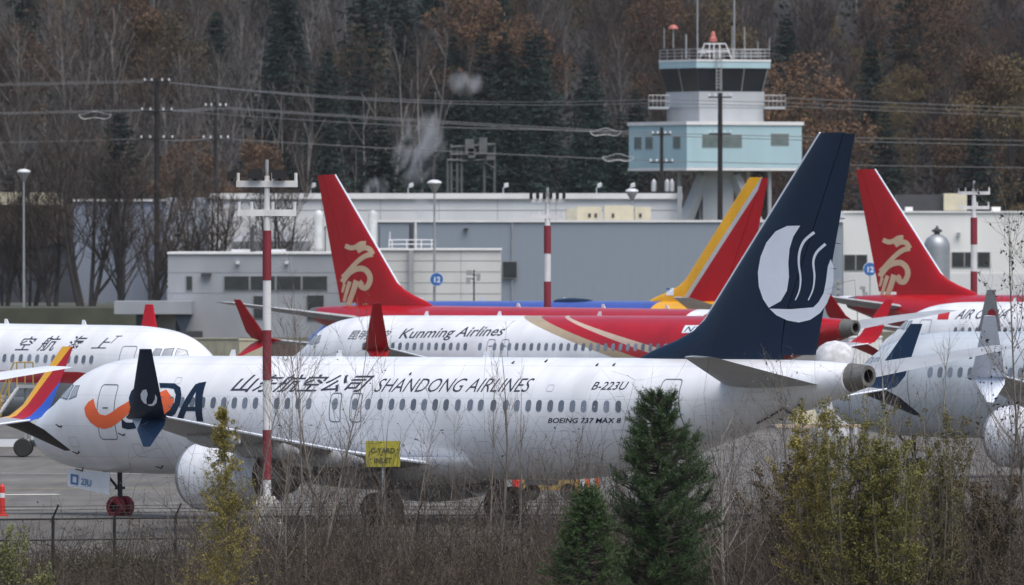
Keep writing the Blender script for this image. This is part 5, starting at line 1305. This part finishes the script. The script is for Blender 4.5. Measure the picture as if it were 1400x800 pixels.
m_sapbark = M('sapling_bark', (.17, .145, .125), .9, 0, .3, 3, streak=3); m_birch = M('silver_birch_bark', (.27, .25, .22), .85, 0, .35, 4, streak=.6); m_saptwig = M('sapling_twigs', (.125, .105, .095), .9, 0, .25, 1)
def sapling(u, vt, d, seed, label, spread=.8, nb=26, twigs=4, stems=1, bark=None, up=1.1, w=.011, tr=.045, leafm=None, nl=0, low=.2, ls=.04, lean=0.0):
    x = (u - 700) * d / F; z = gz(x, d); h = CH - (vt - HOR) * d / F - z
    wd, tw = bare_tree(seed, h, spread, nb, twigs, w, tr, up, stems, low)
    t = empty('sapling', (x, d, z), 0, label, 'sapling', 'bare saplings on the verge'); t.rotation_euler = (0, lean, 0)
    link('trunk', wd, t, bark or m_sapbark); link('crown', tw, t, m_saptwig)
    if leafm:
        g = random.Random(seed); m = MB(); vs = tw.vertices
        for _ in range(nl): leaf(m, vs[g.randrange(len(vs))].co + rvec(g) * .03, ls * g.uniform(.6, 1.4), g)
        m.build('leaves', leafm, t)
m_olive = M('olive_leaves', (.16, .17, .05), .7, 0, .35, 3); m_darkleaf = M('dark_withered_leaves', (.035, .030, .030), .8, 0, .3, 3)
sapling(424, 372, 322, 101, 'tall bare sapling with a few yellow-green leaves right of the near mast', 1.7, 44, 5, 2, None, .8, .012, .06, m_olive, 60, .18)
sapling(443, 415, 326, 102, 'bare sapling directly beside the tall one right of the near mast', 1.4, 34, 5, 1, None, .8, .012, .05)
sapling(338, 468, 324, 103, 'bare sapling just left of the near mast', 1.3, 30, 5, 1, None, .9, .011, .045)
sapling(390, 500, 318, 117, 'thin bare sapling behind the mast base', 1.2, 26, 4, 1, None, .9, .011, .04)
sapling(372, 540, 316, 118, 'short bare sapling in front of the engine and mast', 1.2, 26, 4, 2, None, .8, .011, .04)
sapling(683, 425, 323, 104, 'tallest slim sapling in front of the middle of the nearest jet', .55, 20, 3, 1, None, 2.2, .012, .05)
sapling(665, 478, 325, 105, 'slim sapling left of the tallest middle one', .5, 16, 3, 1, None, 2.4, .011, .042)
sapling(708, 500, 326, 106, 'slim sapling right of the tallest middle one', .5, 16, 3, 1, None, 2.4, .011, .04)
sapling(547, 505, 327, 107, 'bare sapling behind the yellow sign', 1.0, 22, 4, 2, None, 1.3, .011, .04)
sapling(745, 560, 328, 108, 'low bare sapling by the orange barrier', .9, 24, 4, 3, None, 1.3, .011, .04)
sapling(590, 560, 328, 119, 'low bare sapling right of the yellow sign', .8, 18, 4, 2, None, 1.3, .010, .035)
sapling(987, 555, 312, 109, 'silver-barked sapling right of the big pine', 1.1, 24, 4, 1, m_birch, .7, .012, .05)
sapling(985, 690, 306, 110, 'wide pale many-stemmed bare shrub right of the big pine', 1.4, 34, 4, 5, m_birch, .5, .012, .045, None, 0, .12)
sapling(1212, 430, 314, 111, 'tall silver-barked sapling in front of the yellowing shrub', .9, 22, 3, 1, m_birch, 1.2, .011, .05)
sapling(1187, 505, 310, 112, 'thin silver-barked sapling left of the tall one at the yellowing shrub', .7, 18, 3, 1, m_birch, 1.4, .011, .04)
sapling(1290, 432, 316, 113, 'tall thin sapling between the olive shrubs', .9, 22, 3, 1, m_birch, 1.3, .011, .045)
sapling(1378, 330, 312, 114, 'dark-leaved sapling at the picture edge over the white engine', 1.5, 40, 5, 1, None, .8, .012, .055, m_darkleaf, 420, .15, .05)
sapling(1408, 268, 308, 115, 'tallest sapling with withered seed clusters at the picture edge', 1.8, 30, 4, 1, None, .6, .012, .06, m_darkleaf, 170, .35, .055)
sapling(1085, 470, 318, 116, 'bare sapling with withered leaves in front of the navy tail base', 1.5, 26, 4, 1, None, .9, .011, .045, M('pale_withered_leaves', (.20, .18, .16), .8), 80, .45)
sapling(985, 520, 320, 120, 'thin bare sapling in front of the tail door', .8, 18, 3, 1, None, 1.6, .010, .035)

for i, (u, vt, d, lab) in enumerate(((475, 590, 330, 'twiggy bare bush left of the yellow sign'), (515, 560, 329, 'twiggy bare bush under the yellow sign'), (620, 600, 331, 'twiggy bare bush below the middle of the jet'), (735, 575, 330, 'twiggy bare bush left of the young fir'), (775, 600, 327, 'twiggy bare bush touching the young fir'), (1030, 560, 322, 'twiggy bare bush right of the silver sapling'), (1060, 520, 320, 'taller twiggy bare bush below the jet stabilizer'), (250, 640, 322, 'twiggy bare bush left of the golden tree'), (1330, 520, 320, 'twiggy bare bush by the white engine'), (1245, 500, 322, 'twiggy bare bush right of the tall silver sapling'))):
    sapling(u, vt, d, 130 + i, lab, 1.1, 40, 5, 4, None, .9, .010, .035, None, 0, .1)
def shrub(u, vt, d, r, seed, label, leafm, nl, ls=.045, nst=9, barkm=None, prof=None, cat='shrub', low=.1):
    x = (u - 700) * d / F; z = gz(x, d); h = CH - (vt - HOR) * d / F - z; g = random.Random(seed); wood, lf = MB(), MB(); ends = []
    for _ in range(nst):
        a = g.uniform(0, 6.28); k = g.uniform(.1, .9) * r / h
        T, dd = grow(g, Vector((g.uniform(-.1, .1), g.uniform(-.1, .1), -.1)), Vector((k * math.cos(a), k * math.sin(a), 1)), h * g.uniform(.75, 1.0), 7, .07, .03); wood.tube(T, [.035 * (1 - .8 * i / 7) for i in range(8)], 5)
        for _ in range(34):
            t = g.uniform(low, 1); i = min(6, int(t * 7)); p = T[i].lerp(T[i + 1], t * 7 - i)
            B, _ = grow(g, p, rvec(g) + Vector((0, 0, .8)), r * (1.1 - t * .85) * g.uniform(.4, .9), 3, .2, .08); wood.ribbon(B, .012, .005, rvec(g)); ends.append(B)
    for _ in range(nl):
        B = g.choice(ends); j = g.randint(0, 2); q = B[j].lerp(B[j + 1], g.random()) + rvec(g) * .07; leaf(lf, q, ls * g.uniform(.6, 1.4), g)
    t = empty('shrub', (x, d, z), 0, label, cat, 'leafy shrubs on the verge'); wood.build('stems', barkm or m_sapbark, t); lf.build('leaves', leafm, t)
m_yel = M('yellowing_leaves', (.20, .165, .028), .7, 0, .4, 2.5); m_ygreen = M('yellow_green_leaves', (.125, .115, .020), .7, 0, .4, 2.5); m_brownleaf = M('brown_leaves', (.085, .062, .032), .8, 0, .4, 2.5)
def larch(u, vt, d, r, seed, label, leafm, nl, ls):
    x = (u - 700) * d / F; z = gz(x, d); h = CH - (vt - HOR) * d / F - z; g = random.Random(seed); wood, lf = MB(), MB(); br = []
    T, _ = grow(g, Vector((0, 0, -.1)), Vector((0, 0, 1)), h, 8, .03, .05); wood.tube(T, [.045 * (1 - .9 * i / 8) for i in range(9)], 6)
    for _ in range(230):
        t = g.uniform(.04, .99); i = min(7, int(t * 8)); p = T[i].lerp(T[i + 1], t * 8 - i); a = g.uniform(0, 6.28)
        B, _ = grow(g, p, Vector((math.cos(a), math.sin(a), .75)), (r * (1 - t) ** .75 + .08) * g.uniform(.55, 1.2), 4, .12, .06); wood.ribbon(B, .014, .005, rvec(g)); br.append(B)
        for _ in range(3): q = B[g.randint(1, 3)]; C, _ = grow(g, q, rvec(g) + Vector((0, 0, .6)), r * .28 * (1.1 - t), 3, .2); wood.ribbon(C, .008, .004, rvec(g)); br.append(C)
    for _ in range(nl):
        B = g.choice(br); j = g.randint(0, len(B) - 2); leaf(lf, B[j].lerp(B[j + 1], g.random()) + rvec(g) * .05, ls * g.uniform(.5, 1.5), g)
    t = empty('shrub', (x, d, z), 0, label, 'shrub', 'leafy shrubs on the verge'); wood.build('stems', m_sapbark, t); lf.build('leaves', leafm, t)
larch(303, 552, 304, 1.8, 201, 'conical golden-leaved young tree in front of the jet engine', m_yel, 25000, .023)
shrub(1112, 545, 307, 1.5, 202, 'golden-topped shrub under the tail of the nearest jet', m_yel, 26000, .033, 15)
shrub(1165, 528, 305, 1.8, 203, 'large yellow-green shrub under the navy winglet', m_ygreen, 38000, .031, 20)
shrub(1225, 590, 304, 1.6, 208, 'yellow-green shrub behind the silver saplings', m_ygreen, 26000, .031, 16)
shrub(1287, 548, 306, 1.4, 204, 'olive-yellow shrub left of the white engine', M('olive_yellow_leaves', (.10, .085, .025), .7, 0, .4, 2.5), 22000, .029, 15)
shrub(1350, 640, 312, 1.6, 205, 'broad brown shrub below the white engine', m_brownleaf, 30000, .033, 18)
shrub(1070, 610, 314, 1.4, 209, 'brown-leaved shrub left of the golden-topped one', m_brownleaf, 9000, .045, 13)
shrub(18, 712, 316, .8, 206, 'low olive shrub at the corner by the fence', m_olive, 3800, .035, 9)
shrub(60, 765, 312, .7, 210, 'small olive shrub at the foot of the fence', m_olive, 2600, .035, 8)

m_pine = M('pine_needles', (.032, .064, .017), .6, 0, .35, 2); m_pine2 = M('young_fir_needles', (.040, .078, .018), .6, 0, .35, 2)
def pine(u, vt, d, prof, seed, label, mat, shoots, sl, nl, per, lift):
    """prof = [(height fraction, radius)]; shoots sit through the outer crown and carry needles like bottle brushes"""
    x = (u - 700) * d / F; z = gz(x, d); h = CH - (vt - HOR) * d / F - z; g = random.Random(seed); wood, nd = MB(), MB()
    wood.tube([(0, 0, -.1), (.02, 0, h * .5), (0, 0, h * .97)], [.10, .07, .012], 8)
    def rad(t):
        for (a, b), (c, e) in zip(prof, prof[1:]):
            if t <= c: return b + (e - b) * (t - a) / (c - a)
        return prof[-1][1]
    limbs = []
    for _ in range(shoots // 7):                      # boughs, with their shoots gathered in sprays
        t = g.uniform(prof[0][0], .97); a = g.uniform(0, 6.28); r = rad(t) * g.uniform(.5, 1.05) * (.84 + .2 * math.sin(3 * a + 11 * t + seed))
        e = Vector((r * math.cos(a), r * math.sin(a), h * t)); b = Vector((0, 0, max(.1, h * t - r * min(lift, .32))))
        B = [b, b.lerp(e, .5) + rvec(g) * .14 * r - Vector((0, 0, .08 * r)), e]; wood.tube(B, [.03, .02, .01], 4, False)
        for k in range(7):
            p = B[1].lerp(B[2], g.uniform(0, 1)) if k else e
            dr = (Vector((math.cos(a), math.sin(a), lift)) + rvec(g) * .65).normalized(); L = sl * g.uniform(.6, 1.25)
            S, dd = grow(g, p, dr, L, 3, .08, .18 * lift); wood.ribbon(S, .014, .008, rvec(g))
            for m in range(per):
                q = m / per; i_ = min(2, int(q * 3)); o = S[i_].lerp(S[i_ + 1], q * 3 - i_)
                v = (dd * .75 + rvec(g)).normalized(); nd.ribbon([o, o + v * nl * g.uniform(.7, 1.15)], .015, .006, rvec(g))
    S = [Vector((0, 0, h * .93)), Vector((0, 0, h))]
    for m in range(per * 2):
        o = S[0].lerp(S[1], m / (per * 2)); nd.ribbon([o, o + (Vector((0, 0, .8)) + rvec(g)).normalized() * nl], .015, .006, rvec(g))
    t = empty('pine_tree', (x, d, z), 0, label, 'tree', 'evergreens on the verge'); wood.build('trunk', m_bark, t); nd.build('crown', mat, t)
pine(899, 530, 304, [(.10, 1.0), (.3, 1.35), (.52, 1.45), (.70, 1.25), (.84, .85), (.94, .6), (1, .35)], 301, 'big dark bushy pine in front of the rear of the nearest jet', m_pine, 3300, .30, .105, 28, .7)
pine(938, 590, 306, [(.25, .8), (.5, 1.0), (.75, .8), (1, .25)], 303, 'smaller dark pine leaning into the big one', m_pine, 800, .32, .10, 28, .7)
pine(803, 660, 302, [(.05, 1.6), (.35, 1.45), (.6, 1.05), (.85, .5), (1, .06)], 302, 'young mid-green fir left of the big pine', m_pine2, 2500, .30, .06, 32, .14)

# ------------------------------------------------------------------ ground equipment
m_eqyel = M('equipment_yellow', (.36, .24, .06), .7, 0, .25, 2); m_orange2 = M('barrier_orange', (.62, .12, .03), .6, 0, .12, 2)
dl = empty('delineator_post', (0, 0, 0), 0, 'tall red plastic delineator post with a white band at the picture edge', 'traffic post'); x = (3 - 700) * 396 / F
MB().lathe([(.22, 0), (.22, .05), (.10, .07), (.09, .5), (.085, 1.0)], (x, 396, 0.006), 'z', 16, True).build('body', M('cone_red', (.55, .03, .02), .5), dl, 40)
MB().lathe([(.095, .62), (.095, .78)], (x, 396, 0.006), 'z', 16).build('band', m_lampwhite, dl); MB().lathe([(.085, 1.0), (.05, 1.06), (.03, 1.1)], (x, 396, .006), 'z', 12, True).build('cap', M('cone_red', (.5, .03, .02)), dl)
def barrier(u, d, label):
    t = empty('barricade', (0, 0, 0), 0, label, 'barricade', 'orange and white barricades'); c = px(u, 0, d); x = c.x; z0 = gz(x, d) + .006
    n = 5
    for i in range(n): MB().bx(x - .45 + .18 * i, x - .45 + .18 * (i + 1) - .002, d - .2, d + .2, z0 + .12, z0 + .78).build('panel', m_orange2 if i % 2 == 0 else m_lampwhite, t)
    for s in (-.3, .3): MB().box((x + s, d, z0 + .06), (.2, .6, .12)).build('foot', m_dark, t)
    MB().box((x, d, z0 + .83), (.86, .12, .09)).build('top_rail', m_orange2, t)
barrier(803, 425, 'orange and white barricade behind the young fir')
gp = empty('ground_cart', (0, 0, 0), 0, 'yellow ground power cart under the belly of the nearest jet', 'cart'); x, d = px(752, 0, 420).x, 420; z0 = gz(x, d) + .006
MB().bx(x - 1.0, x + 1.0, d - .5, d + .5, z0 + .35, z0 + 1.25).build('body', m_eqyel, gp); MB().bx(x - .9, x + .3, d - .52, d - .5, z0 + .55, z0 + 1.1).build('louvre', m_dkgrey, gp)
for s in (-.65, .65):
    for q in (-.4, .4): w = MB().lathe([(.1, -.1), (.3, -.1), (.3, .1), (.1, .1)], (0, 0, 0), 'x', 16, True).build('wheel', m_rubber, gp); w.matrix_local = Matrix.Translation((x + s, d + q, z0 + .3)) @ Matrix.Rotation(R(90), 4, 'Z')
fe = empty('fire_extinguisher', (0, 0, 0), 0, 'red wheeled fire extinguisher left of the yellow cart', 'extinguisher'); x = px(707, 0, 415).x; d = 415; z0 = gz(x, d) + .006
MB().lathe([(.16, .15), (.18, .2), (.18, .85), (.12, 1.0), (.04, 1.05), (.04, 1.15)], (x, d, z0), 'z', 16, True).build('cylinder', M('cone_red', (.5, .03, .02)), fe, 40); MB().tube([(x, d, z0 + 1.1), (x + .12, d - .05, z0 + .9), (x + .24, d - .05, z0 + .4)], .025, 6).build('hose', m_rubber, fe)
for s in (-.2, .2): w = MB().lathe([(.04, -.03), (.16, -.03), (.16, .03), (.04, .03)], (x + s, d, z0 + .16), 'x', 14, True).build('wheel', m_rubber, fe)
ms = empty('maintenance_stand', (0, 0, 0), 0, 'yellow maintenance stand with a plank platform behind the tail of the nearest jet', 'stand'); d = 440; c = px(1118, 580, d); z0 = gz(c.x, d) + .006
MB().bx(c.x - 1.6, c.x + 1.6, d - .6, d + .6, c.z - .12, c.z - .02).build('platform', M('pale_plank', (.42, .33, .24), .9, 0, .2, 2), ms)
for s in (-1.4, 1.4):
    for q in (-.5, .5): MB().tube([(c.x + s, d + q, z0), (c.x + s * .9, d + q * .9, c.z - .12)], .05, 8).build('leg', m_steel, ms)
MB().rings([[(c.x - .9, d - .4, c.z), (c.x + .1, d - .4, c.z), (c.x + .1, d + .4, c.z), (c.x - .9, d + .4, c.z)], [(c.x - .7, d - .3, c.z + .42), (c.x - .1, d - .3, c.z + .55), (c.x - .1, d + .3, c.z + .55), (c.x - .7, d + .3, c.z + .42)]]).build('cover', m_beige, ms)
# passenger stairs at the edge
st = empty('airstair_truck', (0, 0, 0), 0, 'white passenger stairs with yellow handrails at the picture edge', 'stairs'); d = 500; s = d / F
def sp(u, v, dy=0.0): return px(u, v, d + dy)
zg = .006; x0, x1 = sp(-60, 0).x, sp(40, 0).x
MB().bx(x0, x1, d - .9, d + .9, .45, .75).build('chassis', m_lampwhite, st)
for x in (x0 + .5, x1 - .25):
    for q in (-.85, .85): w = MB().lathe([(.12, -.12), (.36, -.12), (.40, -.06), (.40, .06), (.36, .12), (.12, .12)], (0, 0, 0), 'x', 18, True).build('wheel', m_rubber, st); w.matrix_local = Matrix.Translation((x, d + q, .41)) @ Matrix.Rotation(R(90), 4, 'Z')
q0, q1 = Vector((sp(-25, 0).x, d, .8)), Vector((sp(26, 0).x, d, 3.0))
for y in (-.7, .7): MB().tube([q0 + Vector((0, y, 0)), q1 + Vector((0, y, 0))], .07, 6).build('stringer', m_lampwhite, st)
for k in range(10): p = q0.lerp(q1, (k + .5) / 10); MB().box(p, (.26, 1.4, .05)).build('step', m_steel, st)
MB().bx(q1.x - .1, q1.x + .7, d - .75, d + .75, 2.95, 3.07).build('landing', m_steel, st)
for k in range(7):
    x = sp(-20, 0).x + (sp(46, 0).x - sp(-20, 0).x) * k / 6; zt = min(4.05, 1.1 + 2.95 * min(1, k / 3.6)); zb = zt - 1.0
    MB().tube([(x, d - .72, zb), (x, d - .72, zt)], .035, 6).build('rail_post', m_eqyel, st)
MB().tube([(sp(-20, 0).x, d - .72, 1.1), (sp(20, 0).x, d - .72, 4.05), (sp(46, 0).x, d - .72, 4.05)], .04, 6).build('handrail', m_eqyel, st); MB().tube([(sp(-20, 0).x, d - .72, .65), (sp(20, 0).x, d - .72, 3.55), (sp(46, 0).x, d - .72, 3.55)], .03, 6).build('handrail', m_eqyel, st)
MB().tube([(q1.x + .3, d, .75), (q1.x + .3, d, 2.95)], .09, 8).build('lift_strut', m_steel, st); MB().bx(sp(43, 0).x, sp(60, 0).x, d - .4, d + .4, .75, 1.6).build('engine_box', m_duct, st)
# containers and yard clutter
def container(u0, u1, v0, d, mat, label, depth=2.4, ribs=12):
    t = empty('shipping_container', (0, 0, 0), 0, label, 'container', 'yard containers'); a, b = px(u0, v0, d), px(u1, v0, d); z0 = gz(a.x, d) - .05
    MB().bx(a.x, b.x, d, d + depth, z0, a.z).build('shell', mat, t)
    for k in range(ribs): x = a.x + (b.x - a.x) * (k + .5) / ribs; MB().bx(x - .06, x + .06, d - .06, d - .001, z0 + .15, a.z - .12).build('rib', mat, t)
    MB().bx(a.x - .03, b.x + .03, d - .08, d + depth + .03, a.z + .002, a.z + .1).build('top_rail', mat, t)
container(327, 363, 465.5, 800, m_beige, 'cream ribbed container beyond the near mast', 2.4, 11)
container(258, 326, 464, 805, M('olive_beige', (.24, .235, .18), .8), 'olive-beige container beyond the nose of the lettered jet', 2.4, 6)
container(364, 410, 468, 803, M('brown_box', (.12, .085, .07), .8), 'brown container behind the red winglet', 2.4, 6)
container(1160, 1206, 462, 740, m_offwhite, 'white slatted container under the grey tail cone of the red jet', 2.4, 9)
wt = empty('water_tank', (0, 0, 0), 0, 'white domed tank tucked behind the navy tail of the nearest jet', 'tank'); d = 520; c = px(1142, 474, d); z0 = gz(c.x, d) - .02
MB().lathe([(.98, z0), (.98, c.z - .75), (.93, c.z - .35), (.72, c.z), (.40, c.z + .2), (.02, c.z + .27)], (c.x, d, 0), 'z', 28, True).build('shell', M('weathered_white', (.50, .50, .52), .7, 0, .25, 3), wt, 50); MB().lathe([(1.02, z0), (1.02, z0 + .3)], (c.x, d, 0), 'z', 28, True).build('base_ring', m_steel, wt)
yt = empty('service_truck', (0, 0, 0), 0, 'white service truck with a lifted box left of the right-hand red tail', 'truck'); d = 900; a, b = px(1139, 412, d), px(1188, 430, d)
MB().bx(a.x, b.x - .9, d, d + 2.3, a.z - 1.9, a.z).build('box', m_offwhite, yt); MB().bx(b.x - .85, b.x + .3, d + .1, d + 2.2, .6, a.z - .7).build('cab', m_offwhite, yt); MB().bx(a.x, b.x + .3, d + .3, d + 2, .45, .8).build('chassis', m_dkgrey, yt)
MB().bx(a.x + .2, b.x - 1.2, d + .5, d + 1.8, .8, a.z - 1.9).build('lift', m_steel, yt)
for x in (a.x + .6, b.x - .4):
    for q in (.25, 2.05): w = MB().lathe([(.15, -.13), (.45, -.13), (.45, .13), (.15, .13)], (0, 0, 0), 'x', 16, True).build('wheel', m_rubber, yt); w.matrix_local = Matrix.Translation((x, d + q, .45)) @ Matrix.Rotation(R(90), 4, 'Z')
for u, v, lab in ((1146, 384, 'dark light tower left of the white service truck'), (1181, 394, 'dark light tower right of the white service truck')):
    t = empty('light_tower', (0, 0, 0), 0, lab, 'light tower', 'portable light towers'); c = px(u, v, 930); MB().tube([(c.x, 930, 0), (c.x, 930, c.z)], .09, 8).build('pole', m_steel, t)
    for k in range(3): MB().box((c.x + .2 * (k % 2) - .1, 929.8, c.z - .45 * k), (.42, .25, .28)).build('lamp', m_winframe, t)
    MB().box((c.x, 930, .6), (1.6, 1.0, 1.0)).build('base', m_steel, t)

# ------------------------------------------------------------------ damp autumn air
hz = bpy.data.materials.new('haze'); hz.use_nodes = True; hn = hz.node_tree.nodes; hn.clear()
ho = hn.new('ShaderNodeOutputMaterial'); hv = hn.new('ShaderNodeVolumePrincipled'); hv.inputs['Color'].default_value = (.86, .91, 1.0, 1); hv.inputs['Density'].default_value = .000018
hz.node_tree.links.new(hv.outputs[0], ho.inputs['Volume'])
tag(MB().bx(-700, 700, -60, 2420, -4, 175).build('haze', hz), 'thin damp haze over the airfield', 'haze', kind='stuff')
